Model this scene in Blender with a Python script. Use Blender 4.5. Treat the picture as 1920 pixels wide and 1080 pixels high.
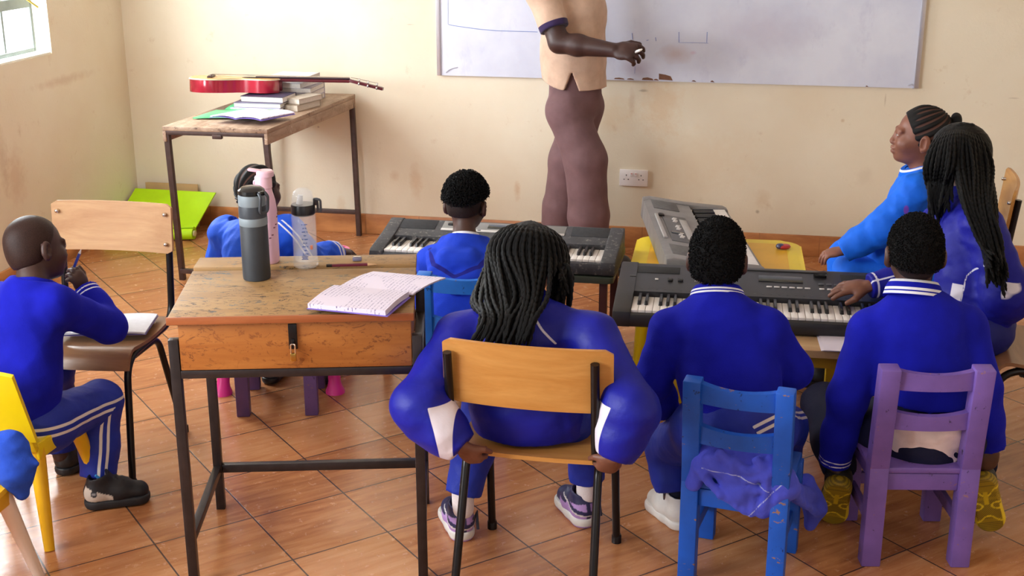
import bpy, bmesh, math, random
import numpy as np
from mathutils import Vector, Matrix

for _o in list(bpy.data.objects):
    bpy.data.objects.remove(_o)
SC = bpy.context.scene
COL = SC.collection
random.seed(7)
RNG = np.random.default_rng(5)

# ------------------------------------------------------------------ camera, world, lights, exposure
CAM_H = 1.8231
CR = np.array([0.98057, 0.19616, -0.001588])
CU = np.array([-0.05788, 0.297045, 0.953108])
CF = np.array([-0.187435, 0.934497, -0.302627])
FPX = 2397.6
cam_data = bpy.data.cameras.new('camera')
cam_data.sensor_width = 36.0
cam_data.lens = FPX / 1920 * 36.0
cam_data.clip_start = 0.05
cam = bpy.data.objects.new('camera', cam_data)
COL.objects.link(cam)
_m = Matrix(((CR[0], CU[0], -CF[0], 0), (CR[1], CU[1], -CF[1], 0), (CR[2], CU[2], -CF[2], CAM_H), (0, 0, 0, 1)))
cam.matrix_world = _m
SC.camera = cam

SC.view_settings.view_transform = 'Standard'
SC.view_settings.look = 'None'
SC.view_settings.gamma = 1.0
SC.view_settings.use_curve_mapping = False
SC.view_settings.exposure = 0.0

world = bpy.data.worlds.new('daylight')
SC.world = world
world.use_nodes = True
world.node_tree.nodes['Background'].inputs[0].default_value = (1.0, 0.965, 0.92, 1)
world.node_tree.nodes['Background'].inputs[1].default_value = 0.46


def area(name, loc, target, sx, sy, energy, color):
    d = bpy.data.lights.new(name, 'AREA')
    d.shape = 'RECTANGLE'
    d.size = sx
    d.size_y = sy
    d.energy = energy
    d.color = color
    o = bpy.data.objects.new(name, d)
    COL.objects.link(o)
    o.location = loc
    o.rotation_euler = (Vector(target) - Vector(loc)).to_track_quat('-Z', 'Y').to_euler()
    return o


WALL_X = -3.431
WALL_Y = 6.45
# daylight entering by the windows of the left wall, plus a rear fill lamp
area('window_daylight', (WALL_X - 0.02, 1.2, 1.75), (0.0, 3.4, 0.9), 2.4, 1.3, 190, (0.90, 0.96, 1.0))
area('far_window_daylight', (WALL_X - 0.42, 5.0, 1.85), (0.0, 5.0, 1.0), 2.6, 2.0, 440, (0.88, 0.95, 1.0))
area('rear_fill', (1.2, -1.6, 2.3), (-0.4, 4.5, 0.7), 2.6, 1.6, 26, (1.0, 0.95, 0.9))  # added weak fill lamp behind the camera; no doorway is built there


def at(px, py, Y):
    """world point on the depth plane Y seen at photo pixel (px, py)"""
    d = (px - 960) / FPX * CR - (py - 540) / FPX * CU + CF
    return np.array([0, 0, CAM_H]) + d * (Y / d[1])


def flo(px, py, z=0.0):
    """world point on the height plane z seen at photo pixel (px, py)"""
    d = (px - 960) / FPX * CR - (py - 540) / FPX * CU + CF
    return np.array([0, 0, CAM_H]) + d * ((z - CAM_H) / d[2])


# ------------------------------------------------------------------ scene helpers
def tag(o, label=None, cat=None, group=None, kind=None):
    if label: o['label'] = label
    if cat: o['category'] = cat
    if group: o['group'] = group
    if kind: o['kind'] = kind
    return o


def thing(name, label, cat, loc=(0, 0, 0), rz=0.0, group=None):
    o = bpy.data.objects.new(name, None)
    COL.objects.link(o)
    o.empty_display_size = 0.05
    o.location = loc
    o.rotation_euler = (0, 0, rz)
    return tag(o, label, cat, group)


def link_mesh(name, me, m, parent=None, label=None):
    o = bpy.data.objects.new(name, me)
    COL.objects.link(o)
    if m is not None and len(me.materials) == 0:
        me.materials.append(m)
    if parent is not None:
        o.parent = parent
    if label: o['label'] = label
    return o


def obj(name, bm, m, parent=None, smooth=35, label=None):
    me = bpy.data.meshes.new(name)
    bmesh.ops.recalc_face_normals(bm, faces=bm.faces[:])
    bm.to_mesh(me)
    bm.free()
    if smooth:
        me.shade_smooth()
        me.set_sharp_from_angle(angle=math.radians(smooth))
    return link_mesh(name, me, m, parent, label)


def struct(name, bm, m, parent=None, smooth=35):
    o = obj(name, bm, m, parent, smooth)
    if parent is None: o['kind'] = 'structure'
    return o


def B():
    return bmesh.new()


def box(bm, c, s, M=None, bev=0.0, seg=2):
    r = bmesh.ops.create_cube(bm, size=1.0)
    vs = r['verts']
    for v in vs:
        v.co = Vector((v.co.x * s[0], v.co.y * s[1], v.co.z * s[2]))
    if bev > 0:
        es = list({e for v in vs for e in v.link_edges})
        rr = bmesh.ops.bevel(bm, geom=es, offset=bev, segments=seg, profile=0.5, affect='EDGES')
        vs = list({v for f in rr['faces'] for v in f.verts} | {v for v in vs if v.is_valid})
    c = Vector(c)
    for v in vs:
        v.co = (M @ v.co if M is not None else v.co) + c
    return vs


def bar(bm, a, b, w, d, bev=0.0, side=(1, 0, 0)):
    """rectangular bar from a to b; w along side, d across"""
    a = Vector(a); b = Vector(b)
    z = (b - a).normalized()
    x = Vector(side); x = (x - z * x.dot(z)).normalized()
    y = z.cross(x)
    M = Matrix((x, y, z)).transposed()
    return box(bm, (a + b) / 2, (w, d, (b - a).length), M, bev)


def fillet(pts, r, n=6):
    pts = [Vector(p) for p in pts]
    out = [pts[0]]
    for i in range(1, len(pts) - 1):
        p0, p, p1 = pts[i - 1], pts[i], pts[i + 1]
        d0 = (p0 - p); d1 = (p1 - p)
        rr = min(r, d0.length * 0.48, d1.length * 0.48)
        s = p + d0.normalized() * rr
        e = p + d1.normalized() * rr
        for k in range(n + 1):
            t = k / n
            out.append(s * (1 - t) ** 2 + p * 2 * t * (1 - t) + e * t * t)
    out.append(pts[-1])
    return out


def tube(bm, pts, r, seg=8, cap=True, closed=False, flat=1.0):
    pts = [Vector(p) for p in pts]
    n = len(pts)
    rad = r if hasattr(r, '__len__') else [r] * n
    rings = []
    nrm = None
    for i in range(n):
        if closed:
            t = pts[(i + 1) % n] - pts[i - 1]
        else:
            t = pts[min(i + 1, n - 1)] - pts[max(i - 1, 0)]
        if t.length < 1e-9: t = Vector((0, 0, 1))
        t.normalize()
        if nrm is None:
            a = Vector((0, 0, 1)) if abs(t.z) < 0.9 else Vector((1, 0, 0))
            nrm = (a - t * a.dot(t)).normalized()
        else:
            nrm = nrm - t * nrm.dot(t)
            nrm = nrm.normalized() if nrm.length > 1e-6 else t.orthogonal().normalized()
        bn = t.cross(nrm)
        rings.append([bm.verts.new(pts[i] + (nrm * math.cos(2 * math.pi * k / seg) * flat + bn * math.sin(2 * math.pi * k / seg)) * rad[i]) for k in range(seg)])
    m = n if closed else n - 1
    for i in range(m):
        A, C = rings[i], rings[(i + 1) % n]
        for k in range(seg):
            bm.faces.new((A[k], A[(k + 1) % seg], C[(k + 1) % seg], C[k]))
    if cap and not closed:
        bm.faces.new(rings[0][::-1])
        bm.faces.new(rings[-1])


def lathe(bm, prof, seg=24, M=None, closed=False):
    rings = []
    for (r, z) in prof:
        if r < 1e-6:
            p = Vector((0, 0, z))
            rings.append([bm.verts.new(M @ p if M is not None else p)])
        else:
            ring = []
            for k in range(seg):
                a = 2 * math.pi * k / seg
                p = Vector((r * math.cos(a), r * math.sin(a), z))
                ring.append(bm.verts.new(M @ p if M is not None else p))
            rings.append(ring)
    n = len(rings)
    for i in range(n if closed else n - 1):
        A, C = rings[i], rings[(i + 1) % n]
        for k in range(seg):
            k2 = (k + 1) % seg
            if len(A) == 1 and len(C) == 1: continue
            if len(A) == 1: bm.faces.new((A[0], C[k2], C[k]))
            elif len(C) == 1: bm.faces.new((A[k], A[k2], C[0]))
            else: bm.faces.new((A[k], A[k2], C[k2], C[k]))


def prism(bm, pts, z0, z1, M=None, bev=0.0):
    """extrude the 2-D outline pts (x, y) from z0 to z1, then transform by M (4x4)"""
    lo = [bm.verts.new((p[0], p[1], z0)) for p in pts]
    hi = [bm.verts.new((p[0], p[1], z1)) for p in pts]
    n = len(pts)
    fs = [bm.faces.new(lo[::-1]), bm.faces.new(hi)]
    for i in range(n):
        fs.append(bm.faces.new((lo[i], lo[(i + 1) % n], hi[(i + 1) % n], hi[i])))
    vs = lo + hi
    if bev > 0:
        es = list(fs[0].edges) + list(fs[1].edges)
        rr = bmesh.ops.bevel(bm, geom=es, offset=bev, segments=2, profile=0.5, affect='EDGES')
        vs = list({v for f in rr['faces'] for v in f.verts} | {v for v in vs if v.is_valid} )
    if M is not None:
        for v in vs: v.co = M @ v.co


def rrect(w, h, r, n=5, cx=0, cy=0):
    pts = []
    for (sx, sy, a0) in ((1, 1, 0), (-1, 1, 90), (-1, -1, 180), (1, -1, 270)):
        for k in range(n + 1):
            a = math.radians(a0 + 90 * k / n)
            pts.append((cx + sx * (w / 2 - r) + r * math.cos(a), cy + sy * (h / 2 - r) + r * math.sin(a)))
    return pts


def sheet(bm, fn, nu, nv, th):
    """solid curved sheet: fn(u, v) -> point, u,v in 0..1, thickened by th along its normal"""
    g = [[Vector(fn(i / nu, j / nv)) for j in range(nv + 1)] for i in range(nu + 1)]
    top, bot = [], []
    for i in range(nu + 1):
        rt, rb = [], []
        for j in range(nv + 1):
            du = g[min(i + 1, nu)][j] - g[max(i - 1, 0)][j]
            dv = g[i][min(j + 1, nv)] - g[i][max(j - 1, 0)]
            n = du.cross(dv)
            n = n.normalized() if n.length > 1e-9 else Vector((0, 0, 1))
            rt.append(bm.verts.new(g[i][j] + n * th / 2))
            rb.append(bm.verts.new(g[i][j] - n * th / 2))
        top.append(rt); bot.append(rb)
    for i in range(nu):
        for j in range(nv):
            bm.faces.new((top[i][j], top[i + 1][j], top[i + 1][j + 1], top[i][j + 1]))
            bm.faces.new((bot[i][j], bot[i][j + 1], bot[i + 1][j + 1], bot[i + 1][j]))
    for i in range(nu):
        bm.faces.new((top[i][0], bot[i][0], bot[i + 1][0], top[i + 1][0]))
        bm.faces.new((top[i][nv], top[i + 1][nv], bot[i + 1][nv], bot[i][nv]))
    for j in range(nv):
        bm.faces.new((top[0][j], top[0][j + 1], bot[0][j + 1], bot[0][j]))
        bm.faces.new((top[nu][j], bot[nu][j], bot[nu][j + 1], top[nu][j + 1]))


# ------------------------------------------------------------------ materials
def lin(c):
    def f(x):
        x = x / 255.0
        return x / 12.92 if x <= 0.04045 else ((x + 0.055) / 1.055) ** 2.4
    return (f(c[0]), f(c[1]), f(c[2]), 1.0)


class NT:
    def __init__(self, name):
        self.m = bpy.data.materials.new(name)
        self.m.use_nodes = True
        self.t = self.m.node_tree
        self.b = self.t.nodes['Principled BSDF']

    def n(self, typ, **kw):
        nd = self.t.nodes.new(typ)
        for k, v in kw.items(): setattr(nd, k, v)
        return nd

    def l(self, a, b):
        self.t.links.new(a, b)

    def coord(self, scale=(1, 1, 1), rot=(0, 0, 0), loc=(0, 0, 0), out='Object'):
        c = self.n('ShaderNodeTexCoord')
        mp = self.n('ShaderNodeMapping')
        mp.inputs['Scale'].default_value = scale
        mp.inputs['Rotation'].default_value = rot
        mp.inputs['Location'].default_value = loc
        self.l(c.outputs[out], mp.inputs['Vector'])
        return mp.outputs[0]

    def noise(self, vec, scale, detail=3, rough=0.55, dist=0.0):
        t = self.n('ShaderNodeTexNoise')
        t.inputs['Scale'].default_value = scale
        t.inputs['Detail'].default_value = detail
        t.inputs['Roughness'].default_value = rough
        t.inputs['Distortion'].default_value = dist
        if vec is not None: self.l(vec, t.inputs['Vector'])
        return t.outputs[0]

    def ramp(self, fac, stops):
        r = self.n('ShaderNodeValToRGB')
        while len(r.color_ramp.elements) < len(stops): r.color_ramp.elements.new(0.5)
        for e, (p, c) in zip(r.color_ramp.elements, stops):
            e.position = p
            e.color = c if len(c) == 4 else (*c, 1)
        self.l(fac, r.inputs[0])
        return r.outputs[0]

    def mix(self, fac, a, b, mode='MIX'):
        x = self.n('ShaderNodeMix', data_type='RGBA', blend_type=mode)
        for s, v in ((x.inputs[0], fac), (x.inputs[6], a), (x.inputs[7], b)):
            if isinstance(v, (int, float, tuple)): s.default_value = v
            else: self.l(v, s)
        return x.outputs[2]

    def math(self, op, a, b=0.0, c=0.0):
        x = self.n('ShaderNodeMath', operation=op)
        for s, v in zip(x.inputs, (a, b, c)):
            if isinstance(v, (int, float)): s.default_value = v
            else: self.l(v, s)
        return x.outputs[0]

    def bump(self, h, strength=0.3, dist=0.01):
        x = self.n('ShaderNodeBump')
        x.inputs['Strength'].default_value = strength
        x.inputs['Distance'].default_value = dist
        self.l(h, x.inputs['Height'])
        self.l(x.outputs[0], self.b.inputs['Normal'])

    def base(self, c):
        if isinstance(c, tuple): self.b.inputs['Base Color'].default_value = c
        else: self.l(c, self.b.inputs['Base Color'])

    def set(self, rough=0.6, metal=0.0, spec=0.5, **kw):
        self.b.inputs['Roughness'].default_value = rough
        self.b.inputs['Metallic'].default_value = metal
        self.b.inputs['Specular IOR Level'].default_value = spec
        for k, v in kw.items(): self.b.inputs[k].default_value = v
        return self.m


def plain(name, c, rough=0.6, metal=0.0, var=0.12, scale=12.0, spec=0.5, bump=0.0, dirt=None):
    t = NT(name)
    v = t.coord()
    n = t.noise(v, scale, 4)
    a = lin(c)
    lo = tuple(x * (1 - var) for x in a[:3]) + (1,)
    hi = tuple(min(1, x * (1 + var)) for x in a[:3]) + (1,)
    col = t.ramp(n, [(0.3, lo), (0.7, hi)])
    if dirt is not None:
        n2 = t.noise(v, scale * 4, 5, 0.7)
        col = t.mix(t.ramp(n2, [(0.56, (0, 0, 0, 1)), (0.66, (1, 1, 1, 1))]), col, lin(dirt))
    t.base(col)
    if bump: t.bump(t.noise(v, scale * 8, 3), bump, 0.004)
    return t.set(rough, metal, spec)


def wood(name, ca, cb, axis='x', scale=1.0, rough=0.45, marks=None, spec=0.4):
    t = NT(name)
    sc = {'x': (1.2, 9, 9), 'y': (9, 1.2, 9), 'z': (9, 9, 1.2)}[axis]
    v = t.coord(scale=tuple(s * scale for s in sc))
    n = t.noise(v, 3.0, 6, 0.6, 0.6)
    col = t.ramp(n, [(0.30, lin(cb)), (0.48, lin(tuple((x + y) / 2 for x, y in zip(ca, cb)))), (0.66, lin(ca))])
    f = t.noise(t.coord(scale=tuple(s * scale * 5 for s in sc)), 5.0, 3)
    col = t.mix(t.math('MULTIPLY', f, 0.25), col, lin(tuple(x * 0.72 for x in cb)))
    if marks:
        v2 = t.coord(scale=(5, 14, 10))
        k = t.noise(v2, 3.0, 7, 0.78, 2.2)
        thin = t.ramp(k, [(0.55, (0, 0, 0, 1)), (0.58, (1, 1, 1, 1)), (0.61, (1, 1, 1, 1)), (0.65, (0, 0, 0, 1))])
        msk = t.ramp(t.noise(t.coord(), 5.0, 2), [(0.34, (0, 0, 0, 1)), (0.48, (0.95, 0.95, 0.95, 1))])
        hue = t.ramp(t.noise(t.coord(), 11.0, 1), [(0.5, lin(marks[0])), (0.62, lin(marks[1]))])
        col = t.mix(t.mix(1.0, thin, msk, 'MULTIPLY'), col, hue)
    t.base(col)
    t.bump(f, 0.12, 0.002)
    return t.set(rough, 0, spec)


def painted(name, c, worn, rough=0.45):
    """painted wood with scuffs down to bare wood and dark chips"""
    t = NT(name)
    v = t.coord()
    a = lin(c)
    col = t.ramp(t.noise(v, 9, 5), [(0.3, tuple(x * 0.82 for x in a[:3]) + (1,)), (0.7, tuple(min(1, x * 1.12) for x in a[:3]) + (1,))])
    k = t.noise(t.coord(scale=(1, 1, 1.6)), 24, 6, 0.72)
    col = t.mix(t.ramp(k, [(0.635, (0, 0, 0, 1)), (0.66, (1, 1, 1, 1))]), col, lin(worn))
    k2 = t.noise(t.coord(loc=(3, 1, 2)), 38, 4, 0.7)
    col = t.mix(t.ramp(k2, [(0.645, (0, 0, 0, 1)), (0.69, (1, 1, 1, 1))]), col, tuple(x * 0.25 for x in a[:3]) + (1,))
    t.base(col)
    t.bump(t.noise(t.coord(scale=(6, 6, 1)), 14, 3), 0.12, 0.002)
    return t.set(rough, 0, 0.4)


def fabric(name, c, c2=None, rough=0.85, sheen=0.15, weave=260.0, c3=None, spec=0.2, fold=0.5):
    """cloth; where the mesh attribute m is above zero the cloth has colour c2, where m2 is above zero c3"""
    t = NT(name)
    v = t.coord()
    a = lin(c)
    col = t.ramp(t.noise(v, 14, 4), [(0.3, tuple(x * 0.85 for x in a[:3]) + (1,)), (0.7, tuple(min(1, x * 1.1) for x in a[:3]) + (1,))])
    for (cc, an) in ((c2, 'm'), (c3, 'm2')):
        if cc is None: continue
        at_ = t.n('ShaderNodeAttribute', attribute_name=an)
        mr = t.n('ShaderNodeMapRange')
        mr.inputs['From Min'].default_value = 0.0001
        mr.inputs['From Max'].default_value = 0.0013
        t.l(at_.outputs['Fac'], mr.inputs['Value'])
        col = t.mix(mr.outputs[0], col, lin(cc))
    t.base(col)
    h = t.math('ADD', t.math('MULTIPLY', t.noise(v, 10, 2, 0.45, 0.6), fold), t.math('MULTIPLY', t.noise(v, weave, 2), 0.06))
    t.bump(h, 0.55, 0.02)
    t.b.inputs['Sheen Weight'].default_value = sheen
    t.b.inputs['Sheen Roughness'].default_value = 0.5
    t.b.inputs['Sheen Tint'].default_value = tuple(min(1, x * 3 + 0.05) for x in a[:3]) + (1,)
    return t.set(rough, 0, spec)


def skin(name, c, rough=0.48):
    t = NT(name)
    v = t.coord()
    a = lin(c)
    t.base(t.ramp(t.noise(v, 22, 4), [(0.3, tuple(x * 0.86 for x in a[:3]) + (1,)), (0.7, tuple(min(1, x * 1.12) for x in a[:3]) + (1,))]))
    t.bump(t.noise(v, 300, 2), 0.08, 0.002)
    t.b.inputs['Subsurface Weight'].default_value = 0.06
    t.b.inputs['Subsurface Radius'].default_value = (0.008, 0.003, 0.002)
    return t.set(rough, 0, 0.4)


def hairmat(name, c=(10, 8, 9), rough=0.7, scale=420.0, strength=0.9):
    t = NT(name)
    v = t.coord()
    a = lin(c)
    n = t.noise(v, scale, 3, 0.7)
    t.base(t.ramp(n, [(0.35, tuple(x * 0.5 for x in a[:3]) + (1,)), (0.7, tuple(x * 1.6 for x in a[:3]) + (1,))]))
    t.bump(n, strength, 0.004)
    return t.set(rough, 0, 0.18)


def attrcol(name, rough=0.5, spec=0.4, bump=0.15):
    """material whose colour is stored per vertex as the pattern of the article (panels of a shoe)"""
    t = NT(name)
    a = t.n('ShaderNodeAttribute', attribute_name='panel')
    v = t.coord()
    col = t.mix(t.math('MULTIPLY', t.noise(v, 60, 3), 0.25), a.outputs['Color'], (0.02, 0.02, 0.02, 1))
    t.base(col)
    t.bump(t.noise(v, 200, 2), bump, 0.002)
    return t.set(rough, 0, spec)
# ------------------------------------------------------------------ smooth solid modelling (distance field -> quad mesh)
def V3(*a): return np.array(a, float)
def unit(v):
    v = np.asarray(v, float)
    return v / (np.linalg.norm(v) + 1e-12)


class SDF:
    def __init__(self, lo, hi, h=0.005):
        self.h = h
        self.lo = np.array(lo, float)
        self.n = np.ceil((np.array(hi, float) - self.lo) / h).astype(int) + 1
        self.a = np.full(self.n, 9.0, np.float32)

    def blk(self, lo, hi):
        i0 = np.clip(np.floor((np.array(lo) - self.lo) / self.h).astype(int), 0, self.n)
        i1 = np.clip(np.ceil((np.array(hi) - self.lo) / self.h).astype(int) + 1, 0, self.n)
        if (i1 <= i0).any(): return None, None
        ax = [(self.lo[k] + self.h * np.arange(i0[k], i1[k])).astype(np.float32) for k in range(3)]
        return tuple(slice(i0[k], i1[k]) for k in range(3)), np.meshgrid(*ax, indexing='ij', copy=False)

    def put(self, sl, d, k, mode):
        cur = self.a[sl]
        if mode == 'add':
            h = np.maximum(k - np.abs(cur - d), 0) / k
            self.a[sl] = np.minimum(cur, d) - h * h * k * 0.25
        elif mode == 'sub':
            d = -d
            h = np.maximum(k - np.abs(cur - d), 0) / k
            self.a[sl] = np.maximum(cur, d) + h * h * k * 0.25

    def cap(self, a, b, ra, rb=None, k=0.02, flat=None, mode='add'):
        """tapered capsule; flat = (axis, factor) squashes the section along axis"""
        a = np.asarray(a, float); b = np.asarray(b, float)
        rb = ra if rb is None else rb
        m = max(ra, rb) + k + 2 * self.h
        sl, g = self.blk(np.minimum(a, b) - m, np.maximum(a, b) + m)
        if sl is None: return self
        q = [g[i] - np.float32(a[i]) for i in range(3)]
        ab = b - a
        sc = 1.0
        if flat is not None:
            f, fac = unit(flat[0]), flat[1]
            s = (1 / fac - 1)
            qf = q[0] * f[0] + q[1] * f[1] + q[2] * f[2]
            q = [q[i] + np.float32(f[i] * s) * qf for i in range(3)]
            ab = ab + f * (ab @ f) * s
            sc = 0.5 * (1 + fac)
        L2 = float(ab @ ab) + 1e-12
        t = np.clip((q[0] * ab[0] + q[1] * ab[1] + q[2] * ab[2]) / L2, 0, 1)
        d = np.sqrt((q[0] - t * ab[0]) ** 2 + (q[1] - t * ab[1]) ** 2 + (q[2] - t * ab[2]) ** 2) - (ra + (rb - ra) * t)
        self.put(sl, (d * sc).astype(np.float32), k, mode)
        return self

    def chain(self, pts, rad, k=0.02, flat=None):
        for i in range(len(pts) - 1):
            self.cap(pts[i], pts[i + 1], rad[i], rad[i + 1], k, flat)
        return self

    def ell(self, c, r, R=None, k=0.02, mode='add'):
        c = np.asarray(c, float); r = np.asarray(r, float)
        R = np.eye(3) if R is None else R
        m = max(r) + k + 2 * self.h
        sl, g = self.blk(c - m, c + m)
        if sl is None: return self
        q = [g[i] - np.float32(c[i]) for i in range(3)]
        l = [q[0] * R[0, j] + q[1] * R[1, j] + q[2] * R[2, j] for j in range(3)]
        k0 = np.sqrt((l[0] / r[0]) ** 2 + (l[1] / r[1]) ** 2 + (l[2] / r[2]) ** 2)
        k1 = np.sqrt((l[0] / r[0] ** 2) ** 2 + (l[1] / r[1] ** 2) ** 2 + (l[2] / r[2] ** 2) ** 2)
        self.put(sl, (k0 * (k0 - 1) / np.maximum(k1, 1e-6)).astype(np.float32), k, mode)
        return self

    def cut(self, p, n, rad=None, k=0.0):
        """remove what lies on the +n side of the plane through p (only within rad of p if given)"""
        p = np.asarray(p, float); n = unit(n)
        if rad is None:
            sl, g = self.blk(self.lo, self.lo + self.h * self.n)
        else:
            sl, g = self.blk(p - rad, p + rad)
        if sl is None: return self
        d = (g[0] - p[0]) * n[0] + (g[1] - p[1]) * n[1] + (g[2] - p[2]) * n[2]
        if rad is not None:
            rr = (g[0] - p[0]) ** 2 + (g[1] - p[1]) ** 2 + (g[2] - p[2]) ** 2
            d = np.where(rr < rad * rad, d, -9.0)
        self.a[sl] = np.maximum(self.a[sl], d.astype(np.float32))
        return self

    def fold(self, amp, freq, seed=0, lo=None, hi=None):
        """soft cloth folds"""
        r = np.random.default_rng(seed)
        sl, g = self.blk(self.lo if lo is None else lo, (self.lo + self.h * self.n) if hi is None else hi)
        if sl is None: return self
        w = np.zeros(g[0].shape, np.float32)
        for o in range(5):
            kv = unit(r.normal(size=3) * V3(1, 1, 1.5)) * freq * (0.6 + 0.5 * o)
            kw = unit(r.normal(size=3)) * freq * 0.4
            ph = kv[0] * g[0] + kv[1] * g[1] + kv[2] * g[2] + r.uniform(0, 6)
            ph = ph + 1.3 * np.sin(kw[0] * g[0] + kw[1] * g[1] + kw[2] * g[2] + r.uniform(0, 6))
            w += (np.abs(np.sin(ph)) - 0.6) / (1 + 0.6 * o)
        self.a[sl] += (amp * w).astype(np.float32)
        return self

    def grain(self, amp, seed=0):
        r = np.random.default_rng(seed)
        self.a += (r.normal(size=self.n) * amp).astype(np.float32)
        return self

    def mesh(self, smooth=1):
        a = self.a
        a = np.pad(a, 1, constant_values=9.0)
        s = a < 0
        c = np.zeros(tuple(np.array(a.shape) - 1), np.uint8)
        for dx in (0, 1):
            for dy in (0, 1):
                for dz in (0, 1):
                    c += s[dx:dx + c.shape[0], dy:dy + c.shape[1], dz:dz + c.shape[2]]
        act = (c > 0) & (c < 8)
        idx = np.argwhere(act)
        vid = np.full(c.shape, -1, np.int32)
        vid[act] = np.arange(len(idx))
        acc = np.zeros((len(idx), 3)); cnt = np.zeros(len(idx))
        I, J, K = idx.T
        for ax in range(3):
            o = [x for x in range(3) if x != ax]
            for u in (0, 1):
                for v in (0, 1):
                    p0 = [I.copy(), J.copy(), K.copy()]
                    p0[o[0]] += u; p0[o[1]] += v
                    p1 = [x.copy() for x in p0]; p1[ax] += 1
                    v0 = a[p0[0], p0[1], p0[2]]; v1 = a[p1[0], p1[1], p1[2]]
                    m = (v0 < 0) != (v1 < 0)
                    t = np.where(m, v0 / np.where(m, v0 - v1, 1), 0)
                    pt = np.zeros((len(idx), 3))
                    pt[:, o[0]] = u; pt[:, o[1]] = v; pt[:, ax] = t
                    acc += pt * m[:, None]; cnt += m
        vs = self.lo + self.h * (idx - 1 + acc / np.maximum(cnt, 1)[:, None])
        faces = []
        for ax in range(3):
            s0 = [slice(None)] * 3; s1 = [slice(None)] * 3
            s0[ax] = slice(0, -1); s1[ax] = slice(1, None)
            e = s[tuple(s0)] != s[tuple(s1)]
            ed = np.argwhere(e)
            if len(ed) == 0: continue
            o = [(ax + 1) % 3, (ax + 2) % 3]
            q = []
            for (u, v) in ((-1, -1), (0, -1), (0, 0), (-1, 0)):
                p = ed.copy(); p[:, o[0]] += u; p[:, o[1]] += v
                q.append(vid[p[:, 0], p[:, 1], p[:, 2]])
            q = np.stack(q, 1)
            inside = s[ed[:, 0], ed[:, 1], ed[:, 2]]
            q[~inside] = q[~inside][:, ::-1]
            faces.append(q)
        f = np.concatenate(faces)
        f = f[(f >= 0).all(1)]
        for _ in range(smooth):
            su = np.zeros_like(vs); nn = np.zeros(len(vs))
            for i in range(4):
                for j in (1, 3):
                    np.add.at(su, f[:, i], vs[f[:, (i + j) % 4]]); np.add.at(nn, f[:, i], 1)
            vs = 0.5 * vs + 0.5 * su / np.maximum(nn, 1)[:, None]
        return vs, f

    def obj(self, name, m, parent, off=None, attrs=None, smooth=1, M=None, label=None, color=None):
        vs, f = self.mesh(smooth)
        me = bpy.data.meshes.new(name)
        wv = vs
        if M is not None: wv = vs @ M[:3, :3].T + M[:3, 3]
        lv = wv - (np.asarray(off) if off is not None else 0)
        me.vertices.add(len(lv)); me.vertices.foreach_set('co', lv.astype(np.float32).ravel())
        me.loops.add(len(f) * 4); me.loops.foreach_set('vertex_index', f.astype(np.int32).ravel())
        me.polygons.add(len(f))
        me.polygons.foreach_set('loop_start', (np.arange(len(f)) * 4).astype(np.int32))
        me.update(calc_edges=True)
        me.shade_smooth()
        if attrs:
            for an, fn in attrs.items():
                at_ = me.attributes.new(an, 'FLOAT', 'POINT')
                at_.data.foreach_set('value', np.asarray(fn(vs), np.float32).ravel())
        if color is not None:
            cc = np.ones((len(vs), 4), np.float32); cc[:, :3] = color(vs)
            at_ = me.attributes.new('panel', 'FLOAT_COLOR', 'POINT')
            at_.data.foreach_set('color', cc.ravel())
        return link_mesh(name, me, m, parent, label)


def bounds(pts, m):
    pts = np.array(pts, float)
    return pts.min(0) - m, pts.max(0) + m


# ------------------------------------------------------------------ people
def head_frame(face, up):
    f = unit(face)
    u = np.asarray(up, float); u = unit(u - f * (u @ f))
    r = np.cross(f, u)
    return np.stack([r, f, u], 1)        # columns: right, forward, up


def add_head(S, H, R, s, nose=.8):
    P = lambda x, y, z: H + R @ (np.array([x, y, z]) * s)
    S.ell(P(0, -.010, .022), V3(.071, .090, .082) * s, R, .02)
    S.ell(P(0, .028, -.035), V3(.056, .058, .060) * s, R, .03)
    S.ell(P(0, .045, -.068), V3(.034, .034, .026) * s, R, .025)       # jaw and chin
    S.ell(P(0, .068, -.079), V3(.017, .014, .013) * s, R, .015)
    for q in (-1, 1):
        S.ell(P(.035 * q, .055, -.028), V3(.024, .026, .024) * s, R, .02)   # cheeks
        S.ell(P(.031 * q, .088, .004), V3(.017, .012, .011) * s, R, .008, 'sub')  # eye sockets
        S.ell(P(.030 * q, .074, .003), V3(.0135, .0125, .0125) * s, R, .003)
        S.cap(P(.014 * q, .084, .019), P(.046 * q, .071, .019), .008 * s, .006 * s, .012)   # brows
        S.ell(P(.0790 * q, -.010, -.012), V3(.011, .019, .031) * s, R, .004)     # ears
        S.ell(P(.0850 * q, -.003, -.010), V3(.006, .010, .019) * s, R, .003, 'sub')
        S.ell(P(.0725 * q, -.006, -.036), V3(.008, .010, .010) * s, R, .004)
        S.ell(P(.010 * q, .092, -.027), V3(.009, .009, .008) * s, R, .006)
    S.cap(P(0, .083, .010), P(0, .088 + .010 * nose, -.024), .007 * s, .011 * s * nose, .012)      # nose
    S.ell(P(0, .087, -.047), V3(.022, .013, .008) * s, R, .006)       # lips
    S.ell(P(0, .085, -.060), V3(.020, .013, .009) * s, R, .006)
    S.ell(P(0, .104, -.0535), V3(.022, .014, .0014) * s, R, .003, 'sub')


def add_eyes(name, H, R, s, parent, off):
    for q in (-1, 1):
        S_c = H + R @ (V3(.030 * q, .0765, .003) * s)
        S = SDF(S_c - .02, S_c + .02, .0016)
        S.ell(S_c, V3(.0122, .0112, .0062) * s, R, .001)
        iris = S_c + R @ (V3(0, .012, 0) * s)
        S.obj('eye', MAT['eye'], parent, off, {'m': lambda v, c=iris: .0066 * s - np.linalg.norm(v - c, axis=1)})


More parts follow.
